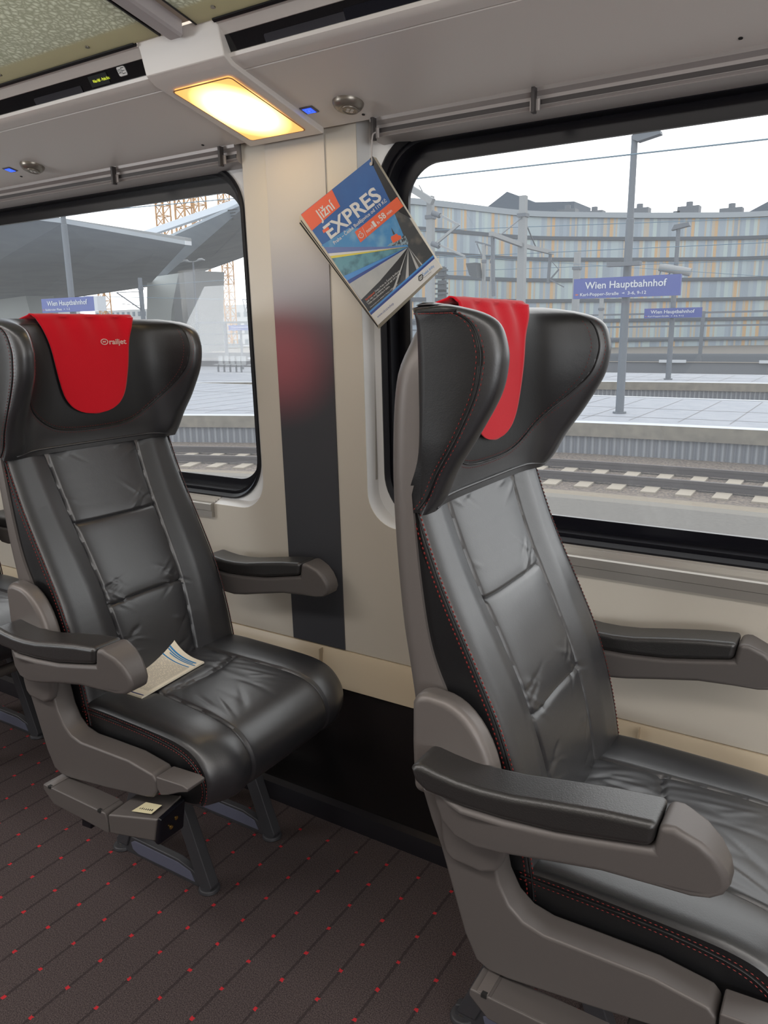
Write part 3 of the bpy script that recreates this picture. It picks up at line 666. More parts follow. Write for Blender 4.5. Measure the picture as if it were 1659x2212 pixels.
    B().tube([(x+.0015, y, 1.064-.006*sstep(.15, .23, abs(y))) for x, y in P_ if abs(y) < .212 and x > -.2165], .0024, 8).obj('neck_piping', leather, t, 60)
    # ---- seat cushion
    prof = spline([(-.085, 0, .535), (-.06, 0, .548), (0, 0, .552), (.08, 0, .551), (.16, 0, .549), (.23, 0, .545), (.285, 0, .533), (.318, 0, .508), (.332, 0, .474), (.326, 0, .438), (.302, 0, .412), (.26, 0, .402), (.2, 0, .400)], 14)
    rows = []; NYC = 120; acc = 0; S_ = [0]
    for a, c_ in zip(prof, prof[1:]): acc += (c_-a).length; S_.append(acc)
    WC = []
    for k_ in range(46):
        sg = _rr.choice([-1, 1]); WC.append((_rr.uniform(.03, .34), sg*_rr.uniform(.02, .10), _rr.uniform(-.5, .5)+sg*.3, _rr.uniform(.02, .05), _rr.uniform(.004, .009), _rr.uniform(.0005, .0016)*_rr.choice([-1, 1])))
    for i, p in enumerate(prof):
        a = prof[max(0, i-1)]; c_ = prof[min(len(prof)-1, i+1)]; tn = (c_-a).normalized(); nr = Vector((-tn.z, 0, tn.x)); 
        if nr.z < 0 and i < 20: nr = -nr
        row = []; s_ = S_[i]
        for j in range(NYC+1):
            y = -HWB+2*HWB*j/NYC; ay = abs(y); sy = .112+.012*sstep(.1, .4, s_)
            e_ = (HWB-ay)/.022; d = -.010*(1-math.sqrt(max(0, 1-(1-min(1, e_))**2))) if e_ < 1 else 0
            d += gr(ay-sy, .0026, .006)-.002*math.exp(-((ay-sy)/.012)**2)
            d += .003*(1-(ay/HWB)**2)+.004*math.exp(-((ay-.17)/.04)**2)*sstep(0, .1, s_)
            if ay < sy:
                q = s_-.178-.25*y*y*0-.02*math.cos(y*14)+.02; d += gr(q, .0028, .006)-.003*math.exp(-(q/.012)**2)
            fr = sstep(.15, .222, ay)*.018*sstep(.28, .42, s_)*(1 if s_ < .6 else 1)
            for (sc_, yc, an, ln, wd, am) in WC:
                ds, dy = s_-sc_, y-yc
                if abs(ds) < .11 and abs(dy) < .11:
                    aa = dy*math.sin(an)+ds*math.cos(an); cc = dy*math.cos(an)-ds*math.sin(an); d += am*math.exp(-(aa/ln)**2-(cc/wd)**2)
            q = p+nr*d; row.append((q.x-fr*(1 if p.x > .15 else 0), y, q.z))
        rows.append(row)
    b_ = B().grid(rows); n_ = len(rows)
    for j in (0, NYC): b_.add([rows[i][j] for i in range(n_)]+[(-.085, rows[0][j][1], .402)], [tuple(range(n_+1))])
    b_.add([rows[0][0], rows[0][-1], (-.085, HWB, .402), (-.085, -HWB, .402), rows[-1][0], rows[-1][-1]], [(0, 1, 2, 3), (3, 2, 5, 4)])
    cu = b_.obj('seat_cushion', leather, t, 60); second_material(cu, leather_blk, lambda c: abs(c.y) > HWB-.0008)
    b1, b2 = B(), B()
    sidep = spline([(-.05, 0, .532), (.08, 0, .532), (.17, 0, .528), (.235, 0, .519), (.272, 0, .502), (.294, 0, .476), (.298, 0, .445), (.288, 0, .42)], 8)
    for sg in (-1, 1):
        path = [Vector((p.x, sg*(HWB+.0006), p.z)) for p in sidep]; b1 = B(); b1.tube(path, .0018, 6); b1.obj('side_piping', piping_m, cu, 60)
        for off in (-.0055, .0055):
            pp = []
            for a, p, c_ in zip([path[0]]+path[:-1], path, path[1:]+[path[-1]]):
                tt = (c_-a).normalized(); pp.append(p+Vector((-tt.z, 0, tt.x))*off)
            dashes(b2, pp, lambda q, sg=sg: Vector((0, sg, 0)), 0, .0050, .0020, .0019, .0004)
    b2.obj('red_stitching', thread, cu, None, kind='stuff')
    # ---- side frames, hinge covers, armrests
    fr_poly = [(-.185, .66), (-.170, .615), (-.154, .575), (-.134, .51), (-.114, .445), (-.095, .407), (-.075, .398), (-.045, .398), (.07, .414), (.190, .434), (.212, .440), (.226, .458), (.226, .480), (.216, .491), (.149, .500), (.06, .498), (.005, .496), (-.025, .503), (-.046, .520), (-.061, .548), (-.070, .59), (-.074, .66)]
    cap_poly = [(.229, .484), (.229, .468), (.238, .455), (.258, .462), (.290, .478), (.312, .486), (.314, .494), (.300, .497), (.229, .492)]
    disc = [(-.205, .640), (-.208, .72), (-.207, .782), (-.200, .797), (-.180, .803)]+[(-.165+.094*math.sin(a), .655+.146*math.cos(a)) for a in [PI/2*q/12 for q in range(1, 13)]]+[(-.071, .640)]
    for sg in (-1, 1):
        so = lambda v, sg=sg: (v[0], v[1]*sg, v[2])
        def wide(v, sg=sg):   # the frame spreads slightly towards the rear top
            return (v[0], v[1]*sg, v[2])
        yo, yi = .275, .228
        if sg > 0:
            B().prism([(-.21, .63), (-.15, .64), (-.15, .70), (-.20, .70)], .215, .29, 'y').obj('armrest_pivot', grey_dk, t, 40)
        else:
         b_ = B().prism(fr_poly, yi, yo, 'y', wide); sf = b_.obj('side_frame', grey_dk, t, 40, bevel=(.005, 3, 40))
         B().prism(cap_poly, .232, .277, 'y', so).obj('frame_end_cap', grey_dk, sf, 40, bevel=(.003, 2, 40))
         B().prism([(-.150, .65), (-.146, .600), (-.141, .580), (-.130, .568), (-.082, .566), (-.060, .576), (-.050, .600), (-.050, .65)], .268, .289, 'y', so).obj('armrest_bracket', grey_dk, sf, 40, bevel=(.008, 4, 40))
         B().prism([(-.128, .660), (-.128, .645), (-.06, .645), (-.06, .66)], .24, .29, 'y', so).obj('armrest_pivot', grey_dk, sf, 40)
         hc = B().prism(disc, .2285, .266, 'y', so).obj('hinge_cover', grey_pl, t, 40, bevel=(.013, 5, 40))
        # armrest
        dy = 0 if sg < 0 else .018
        ya, yb = .258+dy, .322+dy
        def arm(v, sg=sg):
            x, y, z = v; k2 = max(0, (-.07-x)/.10)
            if abs(y-yb) < 1e-4: y -= .030*k2*k2
            kf = max(0, (x-.16)/.062); y += (-1 if abs(y) > (ya+yb)/2 else 1)*.009*kf*kf
            return (x, y*sg, z)
        base = [(-.158, .688), (-.150, .664), (-.136, .642), (-.112, .630), (-.08, .628), (-.04, .634), (.02, .647), (.09, .661), (.15, .666), (.190, .667), (.210, .670), (.223, .678), (.229, .691), (.225, .707), (.213, .725), (.196, .739), (.176, .7475), (.168, .7505), (.1515, .7495), (.1465, .716), (.09, .7045), (.031, .693), (-.04, .686), (-.096, .684), (-.125, .686)]
        ab = B().prism(base, ya, yb, 'y', arm).obj('armrest', grey_dk, t, 40, bevel=(.009, 4, 50))
        pad = [(-.176, .718), (-.170, .701), (-.152, .689), (-.125, .6875), (-.096, .6855), (-.04, .6875), (.031, .6945), (.09, .706), (.1455, .7175), (.1502, .7505), (.09, .7440), (.03, .7345), (-.03, .7240), (-.07, .7205), (-.105, .7205), (-.135, .7235), (-.158, .7270), (-.171, .7270)]
        B().prism(pad, ya-.0015, yb+.0015, 'y', arm).obj('arm_pad', leather_pad, ab, 40, bevel=(.0095, 4, 50))
    # ---- under-seat: carrier, legs
    B().box(-.08, .23, -.19, .19, .375, .403).obj('seat_pan', black_rub, t, bevel=(.006, 2))
    cb = B(); cb.prism([(-.10, .30), (.05, .30), (.10, .375), (-.10, .375)], -.10, .25, 'y'); cb.obj('carrier_beam', mat('leg_black', s2l(40, 39, 40), .5, .3) if 'leg_black' not in MATS else MATS['leg_black'], t, bevel=(.006, 2))
    legm = MATS.get('leg_grey') or mat('leg_grey', s2l(72, 72, 76), .5, .3)
    slotm = MATS.get('slot_grey') or mat('slot_grey', s2l(96, 98, 116), .6)
    for y in (-.023, .208):
        lg = B(); w = .014
        lg.prism([(.088, .008), (.092, .018), (-.012, .300), (-.052, .300), (.030, .070), (.045, .020), (.055, .008)], y-w, y+w, 'y')
        lg.prism([(.060, .0), (.060, .014), (.030, .040), (-.02, .052), (-.205, .052), (-.25, .030), (-.25, .0)], y-w*.7, y+w*.7, 'y')
        lg.prism([(-.245, .02), (-.205, .02), (-.09, .300), (-.13, .300)], y-w, y+w, 'y')
        lo = lg.obj('leg', legm, t, 30, bevel=(.003, 2))
        B().prism([(.035, .012), (.022, .036), (-.02, .045), (-.175, .045), (-.19, .036), (-.185, .018), (-.165, .010)], y-w*.7-.002, y+w*.7+.002, 'y').obj('leg_panel', slotm, lo, 30, bevel=(.001, 1))
        for x in (.072, -.236):
            B().cyl((x, y, 0), (0, 0, 1), .027, .010, 28, .024).obj('foot_plate', legm, lo, 40, bevel=(.003, 2))
            b_ = B().cyl((x, y, .010), (0, 0, 1), .011, .004, 20); b_.cyl((x, y, .014), (0, 0, 1), .007, .009, 6); b_.cyl((x, y, .022), (0, 0, 1), .0035, .008, 10)
            b_.obj('bolt', steel, lo, 30)
    B().cyl((.165, -.02, .315), (0, 1, 0), .016, .17, 20).obj('seat_release_bar', grey_pl, t, 40)
    # ---- cable duct / socket box along the foot of the side frame
    b_ = B(); Yo, Yi = -.309, -.262
    b_.prism([(-.090, .378), (-.088, .390), (.108, .390), (.112, .378), (.112, .346), (-.060, .352)], Yo, Yi, 'y')
    sb = b_.obj('cable_duct', grey_dk, t, 40, bevel=(.003, 2))
    B().box(-.078, -.060, Yo+.001, Yi, .3895, .3915).obj('duct_end_clip', grey_pl, sb, bevel=(.001, 1))
    B().box(-.056, .098, Yo+.001, Yi, .3895, .3912).obj('duct_lid', grey_dk, sb, bevel=(.001, 1))
    for x in (-.066, .092): B().box(x-.004, x+.004, Yo-.001, Yo+.006, .386, .3916).obj('duct_latch', hole_m, sb, None)
    vs = [(.117, Yo, .348), (.117, Yo, .390), (.117, Yi+.03, .396), (.117, Yi+.03, .348), (.222, Yo+.022, .356), (.235, Yo+.022, .408), (.235, Yi+.04, .425), (.222, Yi+.04, .356)]
    sk = B().add(vs, [(0, 1, 2, 3), (7, 6, 5, 4), (0, 4, 5, 1), (1, 5, 6, 2), (2, 6, 7, 3), (3, 7, 4, 0)]).obj('socket_housing', grey_dk, t, 30, bevel=(.004, 2))
    B().add([(.222+.0, -.289, .354), (.237, -.289, .414), (.237, -.224, .424), (.222, -.224, .354), (.234, -.289, .352), (.247, -.289, .412), (.247, -.224, .422), (.234, -.224, .352)], [(0, 1, 2, 3), (7, 6, 5, 4), (0, 4, 5, 1), (1, 5, 6, 2), (2, 6, 7, 3), (3, 7, 4, 0)]).obj('power_socket', black_gl, sk, 30, bevel=(.004, 2))
    b_ = B(); b_.cyl((.2405, -.262, .380), (1, 0, -.2), .004, .003, 10); b_.cyl((.2405, -.248, .392), (1, 0, -.2), .004, .003, 10)
    b_.obj('socket_contacts', MATS.get('brass') or mat('brass', s2l(190, 150, 80), .3, .9), sk, 40)
    B().add([(.165, -.2895, .4035), (.215, -.2835, .4115), (.222, -.262, .4205), (.178, -.264, .4130)], [(0, 1, 2, 3)]).obj('socket_sticker', MATS.get('sticker') or mat('sticker', s2l(205, 196, 160), .5), sk, None)
    b_ = B()
    for q in range(7): b_.add([(.178+.005*q+dx, -.281+.0004*q+dy_, .4072+.0008*q+(.0002 if q else 0)+dy_*.25+.0012) for dx, dy_ in ((0, 0), (.0026, 0), (.0026+.002, .009), (.002, .009))], [(0, 1, 2, 3)])
    b_.obj('sticker_print', hole_m, sk, None)
    B().prism([(.015, .322), (.045, .325), (.052, .345), (.020, .350)], -.300, -.262, 'y').obj('duct_plug', black_gl, sb, 30, bevel=(.002, 1))
    return t
seat_proto = make_seat()
def copy_tree(o, parent=None):
    c_ = o.copy(); COL.objects.link(c_); c_.parent = parent
    for ch in list(o.children): copy_tree(ch, c_)
    return c_
SEATS = [(-.300, 'black leather winged train seat nearest the camera, beside the wide window'), (-1.286, 'black leather winged train seat with a booklet lying on its cushion'), (-2.30, 'black leather train seat mostly hidden behind the seat with the booklet')]
for i, (x, lab) in enumerate(SEATS):
    o = seat_proto if i == 0 else copy_tree(seat_proto)
    o.location = (x, 1.13, 0); o['label'] = lab; o['group'] = 'single seats along the window wall'
# ---- red headrest cloths
def cloth(x0, label, logo):
    t = thing('headrest_cloth', (x0, 1.13, 1.34), label, 'cloth', 'red headrest cloths')
    WID = smoothT([(1.128, .004), (1.131, .026), (1.137, .046), (1.150, .066), (1.175, .082), (1.22, .093), (1.28, .103), (1.32, .116), (1.345, .128)])
    XC = smoothT([(1.052, -.214), (1.08, -.213), (1.12, -.208), (1.2, -.205), (1.26, -.205), (1.31, -.209), (1.336, -.216)])
    def P(u, s_):   # u -1..1 across, s_ arc position: 0 bottom front .. 1
        if s_ <= .212:
            z = 1.128+s_; w = interp(z, WID); x = interp(z, XC)+.0045
            cur = .0; y = u*w+.004; x += .003*math.cos(y*90+z*20)*sstep(1.25, 1.34, z)+.006*sstep(.085, .13, abs(y))
            return Vector((x, y, z-.0))
        s2 = s_-.212; w = .128+.012*sstep(0, .05, s2)
        if s2 < .016:
            a = s2/.016*PI/2; return Vector((-.2115-.010*math.sin(a)*0-.0105*(1-math.cos(a)), u*w+.004, 1.340+.006*math.sin(a)-.0*abs(u)))
        return Vector((-.222-(s2-.016)*.95, u*w+.004, 1.346-.35*(s2-.016)+.0035*math.cos(u*11)-.002))
    rows = []
    for i in range(72): rows.append([P(-1+2*j/40, .272*i/71) for j in range(41)])
    rows = [[Vector((v.x, v.y, v.z-1.34)) for v in r_] for r_ in rows]
    o = B().grid(rows).obj('fabric', red_cloth, t, 60); md = o.modifiers.new('thick', 'SOLIDIFY'); md.thickness = .0022; md.offset = 1
    # hem line
    b_ = B()
    for sg in (-1, 1):
        b_.tube([P(sg*.93, .004+.2*i/50)-Vector((-.0012, 0, 1.34)) for i in range(51)], .0007, 5)
    b_.obj('hem', MATS.get('dark_red') or mat('dark_red', s2l(150, 8, 24), .9), o, None)
    if logo:
        lm = MATS.get('logo_pale') or mat('logo_pale', s2l(222, 190, 182), .6)
        def fx(x, y):
            z = 1.281+y; w = interp(z, WID); yy = .050+x; return P((yy-.004)/w, z-1.128)+Vector((.0034, 0, -1.34))
        text_fit('railjet', 'lettering', lm, o, .002, .050, 0, .0115, fx, .02)
        b_ = B(); cx, cy = .040, .0055
        b_.tube([fx(-.0105+.0082*math.cos(2*PI*q/24)*(1.05), cy+.0060*math.sin(2*PI*q/24)) for q in range(24)], .0011, 5, True)
        b_.tube([fx(-.0135, cy), fx(-.0072, cy)], .001, 5); b_.tube([fx(-.0135, cy+.0025), fx(-.0135, cy-.002)], .001, 5); b_.tube([fx(-.0085, cy+.0025), fx(-.0085, cy-.002)], .0009, 5)
        b_.obj('round_emblem', lm, o, None)
    return t
cloth(-.300, 'plain red headrest cloth draped over the nearer seat', False)
cloth(-1.286, 'red headrest cloth with pale lettering, over the farther seat', True)
cloth(-2.30, 'red headrest cloth on the mostly hidden seat at the back', False)
# ---- booklet on the farther seat
bk = thing('timetable_booklet', (-1.36, 1.12, .556), 'printed white booklet lying open-cornered on the farther seat cushion', 'booklet')
def qz(px, py, z): return atz(px, py, z)
Bc, Cc, Dc = qz(441, 1429, .560), qz(306, 1506, .560), qz(236, 1485, .560)
Ac = Bc+(Dc-Cc)
def page(u, v, lift=0):    # u along B->A side (0 at B/C, 1 at A/D), v from top (0) to bottom (1)
    p = Bc+(Ac-Bc)*u+(Cc-Bc)*v
    c_ = sstep(.35, 1.1, u)*sstep(.55, -.05, v); q = (u*u)*max(0, 1-v*1.9)
    return p+Vector((-.004*q, .0, .030*q*q+.022*q+lift))-bk.location
def sheet(name, u0, u1, v0, v1, lift, M, par, nu=14, nv=14, th=None):
    rows = [[page(u0+(u1-u0)*i/nu, v0+(v1-v0)*j/nv, lift) for i in range(nu+1)] for j in range(nv+1)]
    b_ = B().grid(rows)
    if th:
        rows2 = [[p-Vector((0, 0, th)) for p in r_] for r_ in rows]; b_.grid(rows2)
        for r_, s_ in ((rows[0], rows2[0]), (rows[-1], rows2[-1]), ([r_[0] for r_ in rows], [r_[0] for r_ in rows2]), ([r_[-1] for r_ in rows], [r_[-1] for r_ in rows2])): b_.grid([r_, s_])
    return b_.obj(name, M, par, None)
pg = sheet('pages', 0, 1, 0, 1, 0, paper, bk, th=.004)
sheet('cover_edge', .0, 1, .990, 1.0, .0006, paper, bk)
for (u0, u1, v0, v1, M_) in ((.10, .90, .075, .097, blue_ink), (.14, .88, .108, .124, blue_ink), (.03, .80, .135, .150, blue_ink), (.10, .92, .20, .215, blue_ink)): sheet('blue_heading', 1-u1 if False else u0, u1, v0, v1, .0006, M_, pg, 10, 2)
b_ = B()
rb = random.Random(5)
for i in range(46):
    v = .235+.0138*i; u = .08
    while u < .92:
        l_ = rb.uniform(.04, .2); 
        p = [page(min(u+l_, .93), v, .0006), page(u, v, .0006), page(u, v+.0045, .0006), page(min(u+l_, .93), v+.0045, .0006)]; b_.add(p, [(0, 1, 2, 3)]); u += l_+rb.uniform(.008, .05)
b_.obj('printed_lines', grey_ink, pg, None)
sheet('blue_footline', .02, .98, .955, .968, .0007, navy_ink, pg, 8, 2)
# =================================================================== HANGING MAGAZINE
MY = 1.425
cTL, cTR, cBL = at(650, 463, MY), at(805, 338.5, MY-.004), at(817, 702, MY+.002)
nrm = (cTR-cTL).cross(cBL-cTL).normalized(); nrm = nrm if nrm.y < 0 else -nrm
_dd = ray(949, 579); cBR = Vector((0, 0, H))+_dd*((cTL-Vector((0, 0, H))).dot(nrm)/_dd.dot(nrm))
mg = thing('hanging_magazine', at(803, 352, MY), 'blue and orange magazine hanging askew by one corner on a cord', 'magazine')
def mq(u, v, lift=0):
    p = (cTL*(1-u)+cTR*u)*(1-v)+(cBL*(1-u)+cBR*u)*v; return p+nrm*lift-mg.location
def cq(x, y, lift=0):   # the same layout point directly on the cover plane
    d_ = ray(600+x/4.608, 320+y/4.608); return Vector((0, 0, H))+d_*((cTL-Vector((0, 0, H))).dot(nrm)/d_.dot(nrm))+nrm*lift*.35-mg.location
def poly(name, pts, M, lift, par=mg):
    return B().add([cq(x, y, lift) for x, y in pts], [tuple(range(len(pts)))]).obj(name, M, par, None)
b_ = B()
for k_ in range(9):
    th = .0014*(k_+1)
    q = [mq(-.03-.011*k_, .004*k_, -th), mq(1.0, 0, -th), mq(1.004, 1.0, -th), mq(-.01-.006*k_, 1.0+.001*k_, -th)]
    q2 = [p-nrm*.0010 for p in q]
    b_.add(q+q2, [(0, 1, 2, 3), (7, 6, 5, 4), (0, 4, 5, 1), (1, 5, 6, 2), (2, 6, 7, 3), (3, 7, 4, 0)])
b_.obj('pages', mat('magazine_paper', s2l(196, 186, 166), .5), mg, None)
b_ = B()
for k_ in (2, 5, 6):
    th = .0014*(k_+1)-.0003
    b_.add([mq(-.03-.011*k_-.004, .03, -th), mq(-.03-.011*k_+.006, .03, -th), mq(-.01-.006*k_+.005, 1.0, -th), mq(-.01-.006*k_-.004, 1.0, -th)], [(0, 1, 2, 3)])
b_.obj('dark_page_edges', hole_m, mg, None)
m_blue = mat('cover_blue', s2l(18, 74, 140), .3, noisecol=(14, s2l(26, 92, 160), .3, .8)); m_or = mat('cover_orange', s2l(222, 88, 42), .3)
m_wt = mat('cover_white', s2l(206, 204, 200), .35); m_sky = mat('cover_pale_blue', s2l(58, 128, 180), .3, noisecol=(30, s2l(120, 165, 190), .45, .8)); m_bk = mat('cover_black', s2l(22, 22, 26), .25)
m_yel = mat('cover_yellow', s2l(214, 196, 60), .3); m_teal = mat('cover_teal', s2l(86, 140, 152), .3, noisecol=(40, s2l(44, 84, 98), .45, .7)); m_sil = mat('cover_silver', s2l(150, 152, 152), .3, noisecol=(12, s2l(182, 180, 176), .3, .7))
m_navy = mat('cover_navy', s2l(26, 56, 130), .3); m_grey = mat('cover_dark_grey', s2l(52, 54, 56), .3, noisecol=(30, s2l(104, 98, 88), .5, .75)); m_lbl = mat('cover_light_blue', s2l(60, 130, 195), .3); m_vio = mat('roof_violet', s2l(92, 108, 160), .3)
poly('cover', [(232, 662), (945, 78), (1700, 1190), (1000, 1760)], m_blue, 0) if False else B().add([mq(0, 0), mq(1, 0), mq(1, 1), mq(0, 1)], [(0, 1, 2, 3)]).obj('cover', m_blue, mg, None)
VP = (1300, 985)
poly('sky_picture', [(435, 968), (700, 800), (900, 790), (1180, 640), (1290, 860), VP, (470, 990)], m_sky, .0004)
poly('tunnel_picture', [(1112, 528), (1215, 600), (1240, 590), (1556, 1078), (915, 1640), (880, 1560), (1190, 1130), VP], m_grey, .0005)
poly('dark_side_strip', [(915, 104), (945, 80), (1330, 700), (1215, 640), (1120, 530)], m_bk, .0006)
def fan(name, a, b, M, lift): poly(name, [a, (VP[0]-4, VP[1]-3), (VP[0]-2, VP[1]+3), b], M, lift)
fan('train_roof', (462, 985), (500, 1048), m_vio, .0008); fan('white_band', (500, 1048), (520, 1074), m_wt, .0008); fan('yellow_band', (520, 1074), (538, 1097), m_yel, .0008)
fan('train_side', (538, 1097), (655, 1275), m_teal, .0008); fan('pale_blue_band', (655, 1275), (692, 1318), m_lbl, .0008); fan('navy_band', (692, 1318), (714, 1350), m_navy, .0008)
poly('silver_nose', [(714, 1350), (VP[0]-6, VP[1]+4), (1190, 1120), (1010, 1330), (830, 1510)], m_sil, .0008)
poly('trackbed', [(830, 1510), (1010, 1330), (1190, 1120), VP, (1215, 1330), (905, 1625)], m_bk, .0009)
for a, b_2 in (((1130, 1450), (1165, 1418)), ((1270, 1325), (1305, 1290)), ((1390, 1230), (1415, 1205)), ((1440, 1180), (1450, 1170))): poly('rail_glint', [a, VP, b_2], m_sil, .0010)
poly('castle', [(1128, 905), (1130, 880), (1160, 865), (1185, 850), (1200, 868), (1225, 870), (1232, 900), (1190, 925), (1150, 945)], m_or, .0012)
poly('castle_tower', [(1150, 862), (1138, 822), (1128, 788), (1146, 815), (1170, 855)], m_grey, .0012)
poly('castle_snow', [(1090, 975), (1140, 930), (1210, 905), (1262, 858), (1298, 930), (1300, 960), (1200, 970)], mat('snow', s2l(130, 150, 160), .4, noisecol=(260, s2l(20, 30, 40), .45, .6)), .0011)
poly('footer', [(930, 1660), (1562, 1098), (1628, 1180), (1000, 1760)], m_wt, .0012)
poly('footer_line', [(918, 1642), (1556, 1080), (1564, 1098), (930, 1662)], m_navy, .0013); poly('footer_glow', [(908, 1628), (1548, 1064), (1556, 1080), (918, 1642)], m_lbl, .0012)
poly('orange_corner', [(232, 662), (540, 413), (622, 580), (340, 822)], m_or, .0008)
poly('orange_banner', [(768, 835), (1190, 485), (1252, 578), (825, 940)], m_or, .0014)
poly('red_dash', [(445, 818), (505, 782), (517, 808), (458, 848)], m_or, .0019)
cw = MATS['cover_white']
def mt(body, a, b, cap, M, bold=0.0, lift=.0018):
    """lettering whose baseline runs from a to b on the layout sheet"""
    A_, B_ = cq(*a, lift), cq(*b, lift); up = (cTL-cBL)*(cap/1340)
    return text_fit(body, 'lettering', M, mg, 0, 1, 0, 1, lambda u, v: A_+(B_-A_)*u+up*v, bold)
mt('Jižní', (425, 722), (580, 592), 108, cw, .012); mt('EXPRES', (528, 905), (1045, 502), 142, cw, .022)
mt('Praha – České Budějovice od 119 Kč', (568, 960), (1090, 530), 34, cw, .010)
mt('nově', (895, 845), (962, 790), 36, cw, .012); mt('1', (968, 789), (989, 772), 62, cw, .0); mt('h', (1004, 759), (1020, 745), 32, cw, .01); mt('58', (1030, 728), (1085, 684), 56, cw, .02); mt('min', (1096, 668), (1143, 630), 30, cw, .01)
def circ(x, y, r_, n_=24): return [cq(x+r_*math.cos(2*PI*q/n_), y+r_*math.sin(2*PI*q/n_), .0019) for q in range(n_)]
l2 = lambda *P_: [cq(*p, .0019) for p in P_]
b_ = B(); b_.tube(circ(832, 870, 24), .0009, 5, True); b_.tube(l2((832, 870), (838, 856)), .0007, 5); b_.tube(l2((812, 838), (828, 830)), .0010, 5); b_.tube(l2((845, 790), (888, 886)), .0004, 4); b_.obj('stopwatch_symbol', cw, mg, None)
mt('Zrychlujeme!', (878, 1520), (968, 1442), 17, m_or, .012); mt('Cesta z Prahy do Českých Budějovic', (975, 1436), (1218, 1226), 17, cw)
mt('naše vlaky nově zvládnou za méně než dvě hodiny.', (890, 1540), (1228, 1250), 17, cw); mt('Takže máte půlhodinku k dobru.', (905, 1560), (1120, 1378), 17, cw); mt('Cena je platná pro držitele In Karty s aplikací IN 25.', (925, 1590), (1197, 1356), 11, cw)
mt('www.cd.cz/eshop', (998, 1690), (1158, 1552), 22, m_navy); mt('České dráhy', (1452, 1274), (1562, 1178), 24, m_lbl, .006); mt('Národní dopravce', (1462, 1292), (1532, 1232), 9, m_grey)
b_ = B(); b_.tube(l2((1405, 1290), (1412, 1272), (1432, 1258), (1442, 1262), (1446, 1285), (1440, 1304), (1418, 1320), (1408, 1318)), .0011, 5, True); b_.obj('emblem_frame', m_grey, mg, None)
mt('ČD', (1413, 1308), (1440, 1286), 24, m_grey, .02)
b_ = B().cyl(cq(935, 158), nrm*1, .0035, .003, 14); b_.obj('eyelet', chrome, mg, 40)
# cord
ep = at(803.5, 353, MY-.006)
tag(B().tube(spline([at(811, 286, 1.45), at(806, 290, 1.44), at(804, 300, 1.432), at(803, 325, 1.425), ep], 6), .0016, 8).obj('string', mat('pale_cord', s2l(176, 170, 168), .6), None), 'thin pale cord from the curtain rail to the magazine corner', 'cord')
# =================================================================== OUTSIDE (station)
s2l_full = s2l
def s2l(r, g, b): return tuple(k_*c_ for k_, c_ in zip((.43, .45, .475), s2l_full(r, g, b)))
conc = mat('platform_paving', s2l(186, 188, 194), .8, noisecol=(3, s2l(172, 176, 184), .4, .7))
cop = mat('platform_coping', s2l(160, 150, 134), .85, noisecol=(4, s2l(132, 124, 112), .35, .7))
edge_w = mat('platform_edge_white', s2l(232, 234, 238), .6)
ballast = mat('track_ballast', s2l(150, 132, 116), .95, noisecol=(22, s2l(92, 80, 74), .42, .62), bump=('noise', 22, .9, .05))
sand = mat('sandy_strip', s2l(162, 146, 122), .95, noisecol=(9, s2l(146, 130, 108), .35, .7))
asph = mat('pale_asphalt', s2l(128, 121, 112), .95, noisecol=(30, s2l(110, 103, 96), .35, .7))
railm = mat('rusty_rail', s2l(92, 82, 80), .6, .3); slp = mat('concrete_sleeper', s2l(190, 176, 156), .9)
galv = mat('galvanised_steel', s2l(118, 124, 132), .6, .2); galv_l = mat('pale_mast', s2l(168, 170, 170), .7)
def corr():
    M = mat('corrugated_wall', s2l(150, 152, 158), .7); t = M.node_tree; n = t.nodes; k = t.links; b = n['Principled BSDF']
    c = n.new('ShaderNodeTexCoord'); w = n.new('ShaderNodeTexWave'); w.wave_type = 'BANDS'; w.bands_direction = 'X'; w.inputs['Scale'].default_value = 1.9
    k.new(c.outputs['Object'], w.inputs[0]); r = n.new('ShaderNodeValToRGB'); r.color_ramp.elements[0].color = (*s2l(128, 130, 138), 1); r.color_ramp.elements[1].color = (*s2l(172, 174, 178), 1)
    k.new(w.outputs[0], r.inputs[0]); k.new(r.outputs[0], b.inputs['Base Color'])
    bp = n.new('ShaderNodeBump'); bp.inputs['Distance'].default_value = .06; k.new(w.outputs[0], bp.inputs['Height']); k.new(bp.outputs[0], b.inputs['Normal']); return M
corr_m = corr()
def yc(x, d):
    t = max(0, -x-2); t1 = min(t, 13); return d-.0165*t1*t1-.40*max(0, t-13)
XSX = [14-1.5*i for i in range(48)]
def band(name, ya, za, yb, zb, M, ca=True, cb=True, kind='structure'):
    f = lambda x, y, c_: yc(x, y) if c_ else y
    b_ = B().grid([[(x, f(x, ya, ca), za) for x in XSX], [(x, f(x, yb, cb), zb) for x in XSX]])
    return b_.obj(name, M, None, None, kind=kind)
B().box(-260, 160, 1.75, 300, -2.2, -1.62).obj('floor_station_ground', asph, None, None, kind='structure')
band('floor_asphalt', 1.8, -1.42, 12.1, -1.42, asph, False, True)
band('floor_kerb', 12.1, -1.42, 12.4, -1.42, mat('pale_kerb', s2l(142, 134, 122), .9))
band('floor_sand', 12.4, -1.42, 13.2, -1.52, sand); band('floor_ballast', 13.2, -1.52, 13.5, -1.57, ballast); band('floor_track_bed', 13.5, -1.57, 17.9, -1.58, ballast)
PAVE = []
